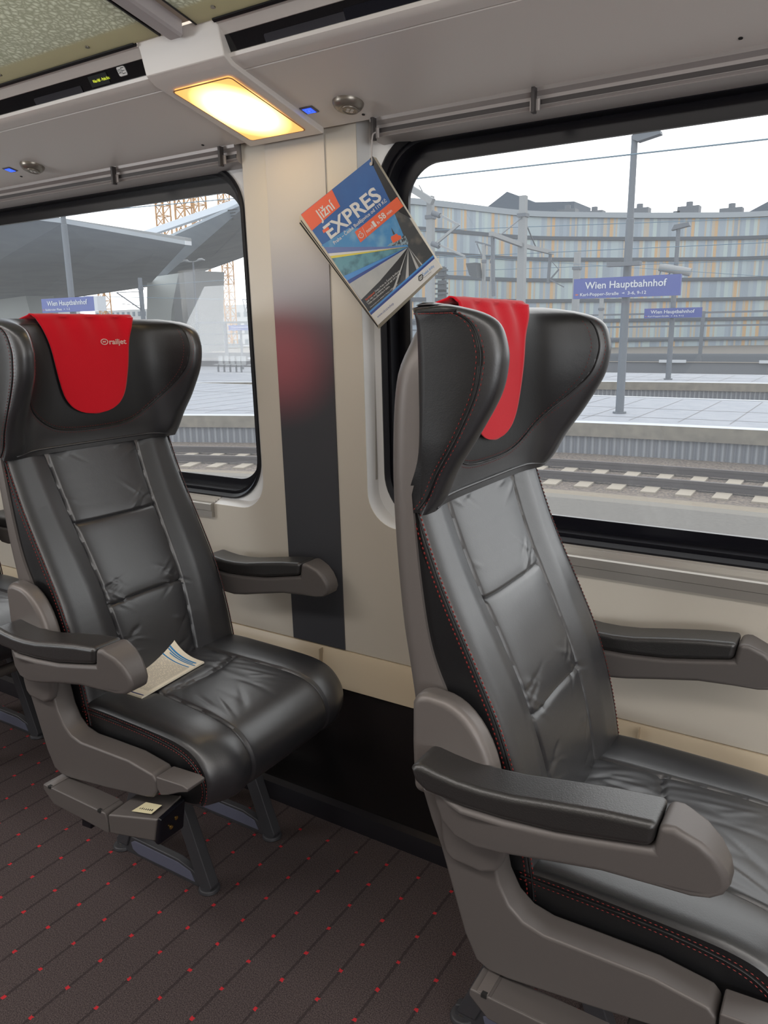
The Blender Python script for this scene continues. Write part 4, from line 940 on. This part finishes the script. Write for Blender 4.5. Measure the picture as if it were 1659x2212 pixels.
def paving(name, y0, y1, c0, joint):
    b_ = B().grid([[(x, yc(x, y0), -.85) for x in XSX], [(x, y1, -.85) for x in XSX]]); o = b_.obj(name, conc, None, None, kind='structure')
    # joints
    j_ = B(); x = -40.0
    while x < 13: j_.add([(x, yc(x, y0)+.9, -.846), (x+.03, yc(x, y0)+.9, -.846), (x+.03, y1-.6, -.846), (x, y1-.6, -.846)], [(0, 1, 2, 3)]); x += joint
    for yy in (y0+1.6, (y0+y1)/2):
        j_.grid([[(x, yc(x, yy) if yy < y0+2 else yy, -.846) for x in XSX], [(x, (yc(x, yy) if yy < y0+2 else yy)+.05, -.846) for x in XSX]])
    j_.obj(name+'_joints', mat('paving_joint', s2l(150, 146, 148), .9) if 'paving_joint' not in MATS else MATS['paving_joint'], None, None, kind='structure')
for nm, y0, y1, jt in (('platform_near', 17.8, 25.2, 1.1), ('platform_far', 32.6, 38.4, 1.2)):
    paving(nm, y0, y1, True, jt)
    band(nm+'_edge', y0, -.842, y0+.42, -.842, edge_w); band(nm+'_coping', y0, -.842, y0, -1.16, cop); band(nm+'_wall', y0+.08, -1.16, y0+.08, -1.75, corr_m)
    band(nm+'_far_edge', y1-.3, -.842, y1, -.842, edge_w, False, False)
B().grid([[(x, 25.2, -1.5) for x in XSX], [(x, 32.6, -1.5) for x in XSX]]).obj('floor_far_ballast', ballast, None, None, kind='structure')
# rails, sleepers
for d, lab in ((14.35, 'brown steel rail nearer to the train, on pale sleepers'), (15.75, 'brown steel rail farther from the train, below the platform wall')):
    b_ = B()
    for (dz0, dz1, w) in ((-1.538, -1.52, .075), (-1.52, -1.44, .02), (-1.44, -1.39, .037)):
        b_.grid([[(x, yc(x, d)+u, z) for x in XSX] for u, z in ((-w, dz0), (-w, dz1), (w, dz1), (w, dz0))])
    tag(b_.obj('rail', railm, None, None), lab, 'rail', 'rails of the track outside')
slm = B().box(-.13, .13, -1.3, 1.3, -.03, .04).mesh('sleeper')
slm.materials.append(slp)
x = -1.0+.05
k_ = 0; last = None
xx = 3.0
while xx > -21:
    y = yc(xx, 15.05); sl = (yc(xx+.1, 15.05)-yc(xx-.1, 15.05))/.2
    o = bpy.data.objects.new('sleeper', slm); COL.objects.link(o); o.location = (xx, y, -1.58); o.rotation_euler = (0, 0, math.atan(sl))
    tag(o, 'pale concrete sleeper under the rails outside', 'sleeper', 'concrete sleepers of the track outside'); xx -= .62
# low wall with dashes, grey rear wall, fence
band('wall_trackside', 44.5, -1.4, 44.5, -.57, mat('trackside_wall', s2l(128, 130, 136), .9), False, False)
band('wall_trackside_top', 44.4, -.56, 44.9, -.56, mat('wall_top_dull', s2l(176, 160, 138), .9), False, False)
b_ = B(); x = -40
while x < 12: b_.box(x, x+1.4, 44.3, 44.42, -.59, -.44); x += 5.0
b_.obj('wall_dashes', edge_w, None, None, kind='structure')
band('wall_grey_rear', 50, -1.6, 50, -.28, mat('rear_wall', s2l(120, 126, 134), .9), False, False)
fn = thing('trackside_fence', (-8, 46, -.57), 'grey steel post and rail fence in front of the wavy building', 'fence')
b_ = B()
for z in (2.62, 1.92, 1.27, .35): b_.box(-26, 18, -.06, .06, z-.05, z+.05)
b_.obj('rails', galv, fn, None)
for i in range(11):
    o = B().box(-26+4.3*i-.09, -26+4.3*i+.09, -.08, .08, 0, 2.7).obj('fence_post', galv, fn, None)
# wavy building
bldm = bpy.data.materials.new('striped_glass_facade'); bldm.use_nodes = True; t = bldm.node_tree; n = t.nodes; k = t.links; b = n['Principled BSDF']
u = n.new('ShaderNodeUVMap'); s = n.new('ShaderNodeSeparateXYZ'); k.new(u.outputs[0], s.inputs[0])
fl = n.new('ShaderNodeMath'); fl.operation = 'FLOOR'; k.new(s.outputs['Y'], fl.inputs[0])
def cellnoise(scale, seed):
    a = n.new('ShaderNodeMath'); a.operation = 'MULTIPLY'; k.new(s.outputs['X'], a.inputs[0]); a.inputs[1].default_value = scale
    f2 = n.new('ShaderNodeMath'); f2.operation = 'FLOOR'; k.new(a.outputs[0], f2.inputs[0])
    cb_ = n.new('ShaderNodeCombineXYZ'); k.new(f2.outputs[0], cb_.inputs[0]); k.new(fl.outputs[0], cb_.inputs[1]); cb_.inputs[2].default_value = seed
    w = n.new('ShaderNodeTexWhiteNoise'); k.new(cb_.outputs[0], w.inputs['Vector']); return w.outputs['Value']
c1 = cellnoise(1.7, 1.0); c2 = cellnoise(.55, 5.0); c3 = cellnoise(3.6, 9.0)
r1 = n.new('ShaderNodeValToRGB'); r1.color_ramp.interpolation = 'CONSTANT'; e = r1.color_ramp.elements
e[0].position = 0; e[0].color = (*s2l(168, 182, 194), 1); e[1].position = .3; e[1].color = (*s2l(186, 202, 206), 1)
for p, c_ in ((.5, (158, 172, 184)), (.7, (196, 212, 208)), (.86, (176, 190, 196))): q = e.new(p); q.color = (*s2l(*c_), 1)
k.new(c1, r1.inputs[0])
gt = n.new('ShaderNodeMath'); gt.operation = 'GREATER_THAN'; k.new(c3, gt.inputs[0]); gt.inputs[1].default_value = .84
m1 = n.new('ShaderNodeMix'); m1.data_type = 'RGBA'; k.new(gt.outputs[0], m1.inputs['Factor']); k.new(r1.outputs[0], m1.inputs['A']); m1.inputs['B'].default_value = (*s2l(206, 190, 166), 1)
g2 = n.new('ShaderNodeMath'); g2.operation = 'GREATER_THAN'; k.new(c2, g2.inputs[0]); g2.inputs[1].default_value = .66
a5 = n.new('ShaderNodeMath'); a5.operation = 'MULTIPLY'; k.new(s.outputs['X'], a5.inputs[0]); a5.inputs[1].default_value = .55
f5 = n.new('ShaderNodeMath'); f5.operation = 'FRACT'; k.new(a5.outputs[0], f5.inputs[0]); l5 = n.new('ShaderNodeMath'); l5.operation = 'LESS_THAN'; k.new(f5.outputs[0], l5.inputs[0]); l5.inputs[1].default_value = .26
m5 = n.new('ShaderNodeMath'); m5.operation = 'MULTIPLY'; k.new(g2.outputs[0], m5.inputs[0]); k.new(l5.outputs[0], m5.inputs[1])
m2 = n.new('ShaderNodeMix'); m2.data_type = 'RGBA'; k.new(m5.outputs[0], m2.inputs['Factor']); k.new(m1.outputs['Result'], m2.inputs['A']); m2.inputs['B'].default_value = (*s2l(224, 182, 128), 1)
k.new(m2.outputs['Result'], b.inputs['Base Color']); b.inputs['Roughness'].default_value = .35
S_ = 1.5
ctrl = [(-75, 38), (-52, 52), (-42, 66), (-34.7, 76), (-29.9, 81), (-24.2, 85), (-17, 90), (-10.8, 93), (-4, 91), (3, 88), (14, 80), (28, 70), (40, 62)]
# depth from roof line height
ctrl = [(-41.5, 53), (-34.7*1.0, 60.8), (-29.9, 72.8), (-24.2, 79), (-17.5, 84.5), (-10.8, 88.5), (0, 90), (14, 86), (30, 76)]
cp = [(p.x*S_, p.y*S_) for p in spline([(x, y, 0) for x, y in ctrl], 8)]
RFH = 1.3+11*S_*1.0
FLH = 2.95; NF = 8
zt = RFH
bd = thing('wavy_office_building', (-30, 130, -1.5), 'long curved office building with pale glass and orange vertical stripes', 'building')
rel_b = lambda x, y, z: (x+30, y-130, z+1.5)
def facade():
    me_v, me_f, uv = [], [], []
    L_ = [0]
    for a, c_ in zip(cp, cp[1:]): L_.append(L_[-1]+math.hypot(c_[0]-a[0], c_[1]-a[1]))
    for f in range(NF):
        z0 = zt-.6-FLH*(f+1)+.0; z1 = zt-.6-FLH*f
        for i in range(len(cp)-1):
            n0 = len(me_v); me_v += [rel_b(cp[i][0], cp[i][1], z0), rel_b(cp[i+1][0], cp[i+1][1], z0), rel_b(cp[i+1][0], cp[i+1][1], z1), rel_b(cp[i][0], cp[i][1], z1)]
            me_f.append((n0, n0+1, n0+2, n0+3)); uv += [(L_[i], f+.01), (L_[i+1], f+.01), (L_[i+1], f+.99), (L_[i], f+.99)]
    me = bpy.data.meshes.new('facade'); me.from_pydata(me_v, [], me_f); ul = me.uv_layers.new(name='UVMap')
    for i, q in enumerate(uv): ul.data[i].uv = q
    return link('facade', me, bldm, bd, None)
facade()
def ledge(name, z, h, out, M):
    b_ = B(); b_.grid([[rel_b(x, y-out, zz) for x, y in cp] for zz in (z, z+h)]); b_.grid([[rel_b(x, y-o_, z) for x, y in cp] for o_ in (out, 0)]); b_.grid([[rel_b(x, y-o_, z+h) for x, y in cp] for o_ in (out, 0)]); return b_.obj(name, M, bd, None)
fl_m = mat('floor_band_grey', s2l(92, 100, 110), .8)
for f in range(NF): ledge('floor_band', zt-.6-FLH*(f+1)-.28, .50, .35, fl_m)
ledge('roof_edge', zt-.7, .75, .6, mat('roof_edge_pale', s2l(176, 184, 190), .7))
b_ = B(); b_.grid([[rel_b(x, y+o_, zt) for x, y in cp] for o_ in (0, 14)]); b_.obj('roof', fl_m, bd, None)
for (px0, px1, py, hgt, Y) in ((1035, 1240, 455, 3.0, 150), (1600, 1700, 460, 2.4, 140)):
    a = at(px0, py, Y); c_ = at(px1, py, Y)
    B().prism([(a.x, a.z-3), (c_.x, c_.z-3), (c_.x, c_.z+hgt*.55), (c_.x-8, c_.z+hgt*.75) if px0 < 1100 else (c_.x-2, c_.z+hgt*.9), (a.x+6, a.z+hgt), (a.x, a.z-.5)], Y, Y+10, 'y', lambda v: rel_b(*v)).obj('roof_storey', mat('dark_roof_storey', s2l(98, 110, 124), .8) if 'dark_roof_storey' not in MATS else MATS['dark_roof_storey'], bd, None)
for (px, py) in ((1280, 462), (1378, 456), (1486, 452), (1578, 456), (1222, 458)):
    p = at(px, py, 133); b_ = B(); b_.box(p.x-1.6, p.x+1.6, 0, 2, p.z-.6, p.z+.5); b_.cyl((p.x, 1, p.z+.5), (0, 0, 1), .5, .7, 10); b_.box(p.x-2.2, p.x-1.2, 0, 2, p.z-.8, p.z-.1)
    o = b_; o.v = [(v[0], v[1]+133, v[2]) for v in o.v]; o.v = [rel_b(*v) for v in o.v]; o.obj('roof_vent', galv, bd, None)
# station signs, lamp posts
sign_blue = mat('sign_blue', s2l(52, 76, 168), .4); sign_wh = mat('sign_white', s2l(238, 240, 244), .5)
sign_or = mat('sign_orange', s2l(226, 110, 60), .5)
def station_sign(name_loc, w, h, line2, lab, ang=0.0, size=None, thick=.12, arrow=True, grp=None):
    t = thing('station_sign', name_loc, lab, 'sign', grp); t.rotation_euler = (0, 0, ang)
    pn = B().box(0, w, 0, thick, 0, h).obj('sign_panel', sign_blue, t, None)
    fs = lambda x, y: Vector((x, -.012, y))
    text_fit('Wien Hauptbahnhof', 'lettering', sign_wh, pn, w*.115, w*.88, h*.48, h*.34, fs, .012)
    text_fit(line2, 'street_lettering', sign_wh, pn, w*.07, w*(.70 if 'Karl' in line2 else .55), h*.13, h*.15, fs, .01)
    b_ = B(); ay = h*.20; b_.add([(w*.018, -.01, ay), (w*.035, -.01, ay+h*.05), (w*.035, -.01, ay+h*.02), (w*.052, -.01, ay+h*.02), (w*.052, -.01, ay-h*.02), (w*.035, -.01, ay-h*.02), (w*.035, -.01, ay-h*.05)], [(0, 1, 2, 3, 4, 5, 6)])
    b_.obj('arrow', sign_or, pn, None); return t, pn
def pole(name, px, pyb, Y, ztop, r, lab, head=True, base_z=-.85, grp=None, pz=None):
    p = atz(px, pyb, base_z) if pz is None else pz
    t = thing(name, (p.x, p.y, base_z), lab, 'lamp post', grp)
    b_ = B().tube([(0, 0, 0), (0, 0, (ztop-base_z)*.72), (0, 0, (ztop-base_z)*.722), (0, 0, ztop-base_z)], [r, r*.92, r*.78, r*.72], 14); b_.obj('post', galv, t, 40)
    B().cyl((0, 0, 0), (0, 0, 1), r*1.6, .05, 14).obj('base', galv, t, 40)
    return t, p
p1, P1 = pole('platform_lamp_post', 1338, 893, None, 5.72, .105, 'tall grey lamp post on the near platform behind the blue sign')
hz = 5.72+.85
B().prism([(-.05, hz-.05), (.1, hz-.12), (.62, hz-.02), (.60, hz+.06), (.05, hz+.10), (-.05, hz+.02)], -.12, .12, 'y').obj('lamp_head', galv, p1, 40)
B().box(-.42, .38, -.35, -.15, 3.62, 3.72).obj('bracket', galv, p1, None)
s0 = at(1238, 646, P1.y-.25); s1 = at(1468, 640, P1.y-.25); s2 = at(1240, 603, P1.y-.25)
station_sign((s0.x, P1.y-.25, s0.z), s1.x-s0.x, s2.z-s0.z, 'Karl-Popper-Straße  ⊲  3-6, 9-12', 'large blue station name sign on the near platform lamp post', 0, grp=None)
p2, P2 = pole('platform_lamp_post', 1443, 820, None, 5.2, .11, 'thinner grey lamp post on the far platform with a camera')
B().prism([(-.25, 5.95), (.45, 6.08), (.40, 6.22), (-.15, 6.16)], -.15, .15, 'y').obj('lamp_head', galv, p2, 40)
s0 = at(1391, 688, P2.y-.25); s1 = at(1515, 684, P2.y-.25); s2 = at(1392, 667, P2.y-.25)
station_sign((s0.x, P2.y-.25, s0.z), s1.x-s0.x, s2.z-s0.z, 'Karl-Popper-Straße  ⊲  3-6, 9-12', 'smaller-looking blue station sign on the far platform', 0)
pc = at(1455, 582, P2.y-.3); ca = thing('security_camera', pc, 'white tubular security camera on the far lamp post', 'camera')
B().cyl((-.55, 0, .12), (1, 0, -.22), .16, 1.25, 14).obj('camera_body', galv_l, ca, 40); B().tube([(-.5, 0, .0), (-.55, 0, -.25), (-.25, 0, -.30), (-.1, .1, -.05)], .03, 6).obj('camera_arm', galv, ca, 40)
# window-1 sign and pole
Y3 = 17.4
p3p = at(139, 466, Y3)
p3, P3_ = pole('platform_lamp_post', 0, 0, None, 7.2, .11, 'grey post behind the farther seat carrying a blue sign', pz=Vector((at(146, 560, Y3).x, Y3, -.85)))
s0 = at(92, 676, Y3-.25); s1 = at(205, 672, Y3-.25); s2 = at(90, 646, Y3-.25)
st_, pn_ = station_sign((s0.x, Y3-.25, s0.z), s1.x-s0.x, s2.z-s0.z, 'Südtiroler Platz  ⊲  1-2', 'blue station sign seen just above the farther seat', 0)
B().box(s1.x-s0.x, s1.x-s0.x+.16, 0, .35, 0, s2.z-s0.z).obj('sign_side', edge_w, st_, None)
s0 = at(494, 714, 36); s1 = at(543, 711, 36); s2 = at(494, 703, 36)
station_sign((s0.x, 36, s0.z), s1.x-s0.x, s2.z-s0.z, 'Südtiroler Platz', 'tiny blue station sign in front of the railing beyond the farther seat', 0)
a = at(523, 712, 36.3); q = at(523, 782, 36.3); tag(B().tube([(a.x, 36.17, a.z+.1), (a.x, 36.17, -.85)], .07, 8).obj('sign_post', galv, None, 40), 'grey post under the tiny blue station sign', 'post')
# double-arm street light (window 1)
tp = at(417, 565, 40); t = thing('double_street_light', (tp.x, 40, -.85), 'slender double-arm street light with two curved heads under the station roof', 'street light')
hh = tp.z+.85; B().tube([(0, 0, 0), (0, 0, hh)], [.10, .06], 8).obj('post', galv, t, 40)
for sg in (-1, 1): B().tube([(0, 0, hh-.02), (sg*.35, 0, hh+.0), (sg*.55, 0, hh+.02+.05), (sg*.85, 0, hh+.10), (sg*1.15, 0, hh+.02)], [.03, .05, .10, .08, .03], 8).obj('lamp_head', galv_l, t, 50)
# railing, benches of the far platform in window 1
fr = thing('platform_railing', (0, 0, 0), 'dark steel railing with posts beyond the farther seat', 'railing')
for i, (x0, y0) in enumerate(((425, 697), (486, 697), (552, 697))):
    a = at(x0, y0, 38); q = at(x0+1, 790, 38); B().beam((a.x, 38, a.z), (a.x, 38, q.z), .16).obj('railing_post', galv, fr, None)
b_ = B()
for yy, w_ in ((697, .12), (722, .05), (745, .05)):
    a = at(424, yy, 38); q = at(556, yy-1, 38); b_.beam((a.x, 38, a.z), (q.x, 38, q.z), w_)
b_.obj('railing_bars', galv, fr, None)
for i, px in enumerate((466, 479, 492, 505, 516, 539, 552)):
    a = at(px, 772, 33); t = thing('platform_chair', (a.x, 33, -.85+.0), 'pale grey platform seat in the row beyond the farther train seat', 'seat', 'platform seats in a row')
    B().box(-.15, .15, -.05, .4, .40, .46).obj('seat', galv_l, t, None); B().box(-.15, .15, .36, .42, .46, .9).obj('backrest', galv_l, t, None); B().box(-.03, .03, .1, .2, 0, .4).obj('leg', galv, t, None)
# ---- station canopies seen through the farther window
can_u = mat('canopy_underside', s2l(205, 211, 215), .7, noisecol=(.35, s2l(186, 193, 200), .35, .7)); can_f = mat('canopy_fascia', s2l(252, 253, 255), .5); colm = mat('canopy_column', s2l(240, 244, 238), .7)
def slab(name, pts, M, th, par):
    up = Vector((0, 0, th)); n_ = len(pts)
    return B().add(list(pts)+[p+up for p in pts], [tuple(range(n_)), tuple(range(2*n_-1, n_-1, -1))]+[(i, (i+1) % n_, (i+1) % n_+n_, i+n_) for i in range(n_)]).obj(name, M, par, None)
cn = thing('station_canopy', (0, 0, 0), 'folded grey station roof with a pale edge, over the blue sign post', 'canopy')
A = [at(-220, 440, 24), at(135, 482, 30), at(402, 529, 38), at(318, 620, 62), at(62, 657, 62), at(-220, 690, 62)]
slab('underside', A, can_u, .25, cn)
def fascia(name, P0, P1, h0, h1, par, M, out=.5):
    d_ = Vector((0, -1, 0))
    vs = [P0, P1, P1+Vector((0, 0, h1)), P0+Vector((0, 0, h0))]; return B().add([v+d_*0.05 for v in vs]+[v+d_*(-out) for v in vs], [(0, 1, 2, 3), (7, 6, 5, 4), (0, 4, 5, 1), (1, 5, 6, 2), (2, 6, 7, 3), (3, 7, 4, 0)]).obj(name, M, par, None)
fascia('roof_edge', A[0], A[2], (at(-220, 424, 24)-A[0]).z, (at(402, 520, 38)-A[2]).z, cn, can_f)
fascia('roof_cap', Vector(A[0])+Vector((0, 0, (at(-220, 424, 24)-A[0]).z)), Vector(A[2])+Vector((0, 0, (at(402, 520, 38)-A[2]).z)), .22, .20, cn, galv_l)
c2_ = thing('station_canopy', (0, 0, 0), 'second folded station roof rising towards the pillar', 'canopy')
A2 = [at(330, 520, 52), at(368, 512, 50), at(545, 432, 40), at(640, 395, 38), at(640, 515, 64), at(420, 594, 66), at(330, 620, 66)]
slab('underside', A2, can_u, .2, c2_)
fascia('roof_edge', at(300, 516, 56), at(640, 400, 38), (at(300, 503, 56)-at(300, 516, 56)).z, (at(640, 384, 38)-at(640, 400, 38)).z, c2_, can_f)
for (P, lab) in (([at(318, 600, 58), at(386, 590, 58), at(371, 668, 58), at(369, 700, 58), at(380, 760, 58), at(316, 760, 58)], 'wide white tapering column under the station roof'),
                 ([at(386, 590, 57), at(422, 585, 57), at(421, 690, 57), at(424, 760, 57), at(384, 760, 57), at(374, 650, 57)], 'grey slanting shaded side of the white tapering column'),  # shaded side of the white column, its shade put into the grey
                 ([at(-30, 600, 56), at(46, 604, 56), at(66, 680, 56), at(70, 760, 56), at(-30, 760, 56)], 'pale column at the far end, left of the blue sign')):
    n_ = len(P); bk_ = [p+Vector((1.0, 3.0, 0)) for p in P]
    o = B().add(list(P)+bk_, [tuple(range(n_)), tuple(range(2*n_-1, n_-1, -1))]+[(i, (i+1) % n_, (i+1) % n_+n_, i+n_) for i in range(n_)]).obj('canopy_column', galv_l if 'slanting' in lab else colm, None, None); tag(o, lab, 'column')
# tower cranes
crm = mat('crane_orange', s2l(230, 168, 96), .6)
def crane(px0, px1, py, Y, ht, lab):
    a = at(px0, py, Y); c_ = at(px1, py, Y); w = (c_.x-a.x)*.8; bz = -1.5
    t = thing('tower_crane', ((a.x+c_.x)/2, Y, bz), lab, 'crane')
    b_ = B(); hw = w/2; th = w*.12
    for sx_, sy_ in ((-1, -1), (1, -1), (1, 1), (-1, 1)): b_.beam((sx_*hw, sy_*hw, 0), (sx_*hw, sy_*hw, ht), th)
    z = 0; k_ = 0
    while z < ht-w:
        for (x0, y0, x1, y1) in ((-1, -1, 1, -1), (1, -1, 1, 1), (1, 1, -1, 1), (-1, 1, -1, -1)):
            b_.beam((x0*hw, y0*hw, z), (x1*hw, y1*hw, z), th*.7)
            if y0 == y1 == 1: continue
            p, q = ((x0, y0), (x1, y1)) if k_ % 2 else ((x1, y1), (x0, y0)); b_.beam((p[0]*hw, p[1]*hw, z), (q[0]*hw, q[1]*hw, z+w), th*.6)
        z += w; k_ += 1
    b_.obj('mast', crm, t, None); B().box(-w, w, -w, w, 0, .8).obj('base', wb_ , t, None); return t
wb_ = galv_l
crane(344, 363, 470, 110, 60, 'orange lattice crane mast farthest from the pillar of those above the second roof')
crane(386, 411, 450, 90, 50, 'widest orange lattice crane mast above the second station roof')
crane(419, 439, 440, 100, 55, 'orange lattice crane mast beside the widest one, also seen below the roof')
crane(475, 491, 430, 120, 62, 'thin orange lattice crane mast nearest the pillar')
crane(220, 234, 660, 110, 12, 'small orange lattice crane beside the blue sign end')
# white buildings far behind
wb = mat('white_building', s2l(226, 226, 224), .8); wbw = mat('building_window', s2l(120, 134, 146), .4)
for (x0, x1, yt, Y, rows_, cols_, lab) in ((205, 330, 672, 125, (679,), 11, 'white building behind the blue sign, with a row of small windows'), (420, 600, 662, 130, (680, 700, 716, 738), 12, 'white building with several window rows beyond the railing'), (-20, 100, 668, 125, (682,), 6, 'pale glass building behind the first sign')):
    a = at(x0, yt, Y); c_ = at(x1, yt, Y); t = thing('white_building', ((a.x+c_.x)/2, Y, -1.5), lab, 'building')
    cx_ = (a.x+c_.x)/2; hw = (c_.x-a.x)/2
    B().box(-hw, hw, 0, 10, 0, a.z+1.5).obj('facade', wb, t, None)
    for r_ in rows_:
        zc = at((x0+x1)/2, r_, Y).z+1.5
        for i in range(cols_):
            xx = -hw+2*hw*(i+.5)/cols_
            if Y == 130 and r_ == 680 and i % 3 == 2: continue
            B().box(xx-hw/cols_*.45, xx+hw/cols_*.45, -.06, .1, zc-.5, zc+.5).obj('window', wbw, t, None)
# ---- overhead line masts
def mast(px, pyt, Y, w, lab, base=-1.5, M=galv_l):
    a = at(px, pyt, Y); t = thing('catenary_mast', (a.x, Y, base), lab, 'mast'); h = a.z-base
    b_ = B(); b_.box(-w/2, w/2, -w/2, w/2, 0, h-.5); b_.box(-w*.45, w*.45, -w*.45, w*.45, h-.5, h); b_.obj('post', M, t, None)
    B().box(-w*.65, w*.65, -w*.65, w*.65, h-.72, h-.6).obj('collar', galv, t, None)
    return t, a
def rodt(bb, t, p, q, r): bb.beam(Vector(p)-t.location, Vector(q)-t.location, r)
Y4 = 27.5; m1_, a1 = mast(1131, 423, Y4, .26, 'tall pale overhead line mast with a long cross arm, over the nearer seat')
bx_ = a1.x; zb = at(1131, 530, Y4).z
yn = bx_/-.456; yf = bx_/-.3685
b_ = B(); rodt(b_, m1_, (bx_, yn, H+.126*yn), (bx_, Y4, zb), .14); rodt(b_, m1_, (bx_, Y4, zb), (bx_, yf, H+.096*yf), .14); b_.obj('cross_arm', galv_l, m1_, None)
b_ = B()
for e_ in ((bx_, yn+.7, H+.126*yn), (bx_, Y4+1.4, zb)): rodt(b_, m1_, (bx_, Y4, a1.z-.7), e_, .035)
for (p, q, w_) in (((1189, 548), (1184, 612), .10), ((1190, 562), (1207, 582), .03), ((1207, 582), (1188, 604), .05), ((1188, 604), (1218, 620), .04)):
    u_ = yf-.5; rodt(b_, m1_, at(p[0], p[1], u_), at(q[0], q[1], u_), w_)
for (p, q, w_) in (((1064, 506), (1066, 640), .10),): rodt(b_, m1_, at(p[0], p[1], yn+.4), at(q[0], q[1], yn+.4), w_)
b_.obj('stay_rods', galv, m1_, None)
m2_, a2 = mast(930, 424, 24, .22, 'pale overhead line mast beside the hanging magazine')
b_ = B()
for (p, q, w_) in (((942, 460), (990, 486), .07), ((992, 484), (942, 526), .08), ((942, 526), (1005, 554), .06), ((880, 402), (935, 436), .20), ((905, 400), (925, 436), .03), ((985, 558), (1006, 557), .05)):
    rodt(b_, m2_, at(p[0], p[1], 23.6), at(q[0], q[1], 23.6), w_)
b_.obj('bracket_arm', galv_l, m2_, None)
b_ = B()
for p in ((941, 459), (940, 525)): q = at(p[0], p[1], 23.6)-m2_.location; b_.cyl(q-Vector((.12, 0, 0)), (1, 0, -.4), .09, .3, 10)
b_.obj('insulator', galv, m2_, 40)
m3_, a3 = mast(1248, 545, 34, .26, 'short pale mast behind the large blue sign'); 
m4_, a4 = mast(1300, 640, 42, .2, 'thin pale post below the large blue sign')
m5_, a5 = mast(1046, 528, 30, .12, 'thin grey post carrying a boxed display, beside the tall mast')
b_ = B()
for (p, q, w_) in (((1027, 522), (1064, 532), .07), ((1030, 526), (1046, 566), .04)): rodt(b_, m5_, at(p[0], p[1], 30), at(q[0], q[1], 30), w_)
b_.obj('bracket', galv, m5_, None)
B().prism([(at(1013, 570, 29.8).x, at(1013, 570, 29.8).z), (at(1034, 568, 29.8).x, at(1034, 568, 29.8).z), (at(1038, 601, 29.8).x, at(1038, 601, 29.8).z), (at(1021, 596, 29.8).x, at(1021, 596, 29.8).z)], 29.5, 30, 'y', lambda v: tuple(Vector(v)-m5_.location)).obj('display_box', mat('signal_black', s2l(70, 78, 86), .6), m5_, None)
m6_, a6 = mast(1064, 530, 31, .12, 'second thin grey post beside the boxed display post')
m7_, a7 = mast(544, 640, 34, .24, 'pale overhead line mast beside the pillar beyond the farther seat')
b_ = B()
for (p, q, w_) in (((524, 646), (544, 650), .05), ((524, 646), (530, 674), .04), ((530, 674), (544, 674), .06), ((530, 648), (540, 672), .03), ((540, 648), (528, 674), .03)): rodt(b_, m7_, at(p[0], p[1], 33.8), at(q[0], q[1], 33.8), w_)
b_.obj('bracket_arm', galv, m7_, None)
m8_, a8 = mast(302, 600, 34, .2, 'dark overhead line mast under the station roof, right of the sign', M=galv)
b_ = B()
for (p, q, w_) in (((252, 632), (304, 630), .04), ((252, 632), (304, 668), .06), ((262, 656), (304, 660), .03)): rodt(b_, m8_, at(p[0], p[1], 33.8), at(q[0], q[1], 33.8), w_)
b_.obj('bracket_arm', galv, m8_, None)
# railway signal
sgp = at(955, 575, 26); t = thing('railway_signal', (sgp.x, 26, -1.5), 'dark railway signal head beside the magazine corner', 'signal')
B().tube([(0, .1, 0), (0, .1, sgp.z+1.5)], .06, 8).obj('post', galv, t, 40)
for i, py in enumerate((590, 618, 640)):
    z = at(955, py, 26).z+1.5; B().box(-.13, .13, -.10, .1, z-.20, z+.20).obj('signal_head', MATS['signal_black'], t, None)
    b_ = B(); b_.box(-.26, .26, -.16, -.02, z+.06, z+.12); b_.box(-.26, .26, -.16, -.02, z-.12, z-.06); b_.obj('hood', MATS['signal_black'], t, None)
# overhead wires
wm = mat('contact_wire', s2l(110, 140, 158), .6)
for (p, q, Y, Y2, r_, lab) in (((870, 389), (1700, 296), 14.6, 14.6, .014, 'overhead wire crossing the sky in the wide window'), ((860, 500), (1700, 470), 30, 30, .014, 'thin dark wire in front of the facade, upper one'), ((860, 560), (1700, 522), 30, 30, .014, 'thin dark wire across the facade, second from the roof'), ((860, 590), (1700, 560), 31, 31, .012, 'thin dark wire across the facade, above the blue sign'),
                             ((860, 545), (1700, 600), 33, 33, .010, 'thin dark wire sloping down across the facade'), ((200, 456), (560, 424), 15, 15, .012, 'overhead wire in the sky above the station roof'), ((180, 640), (560, 648), 34, 34, .014, 'thin wire below the station roof edge'), ((300, 618), (560, 600), 34, 34, .012, 'thin wire crossing the white column')):
    a = at(p[0], p[1], Y); c_ = at(q[0], q[1], Y2); tag(B().tube([a, c_], r_, 6).obj('overhead_wire', wm, None, None), lab, 'wire')
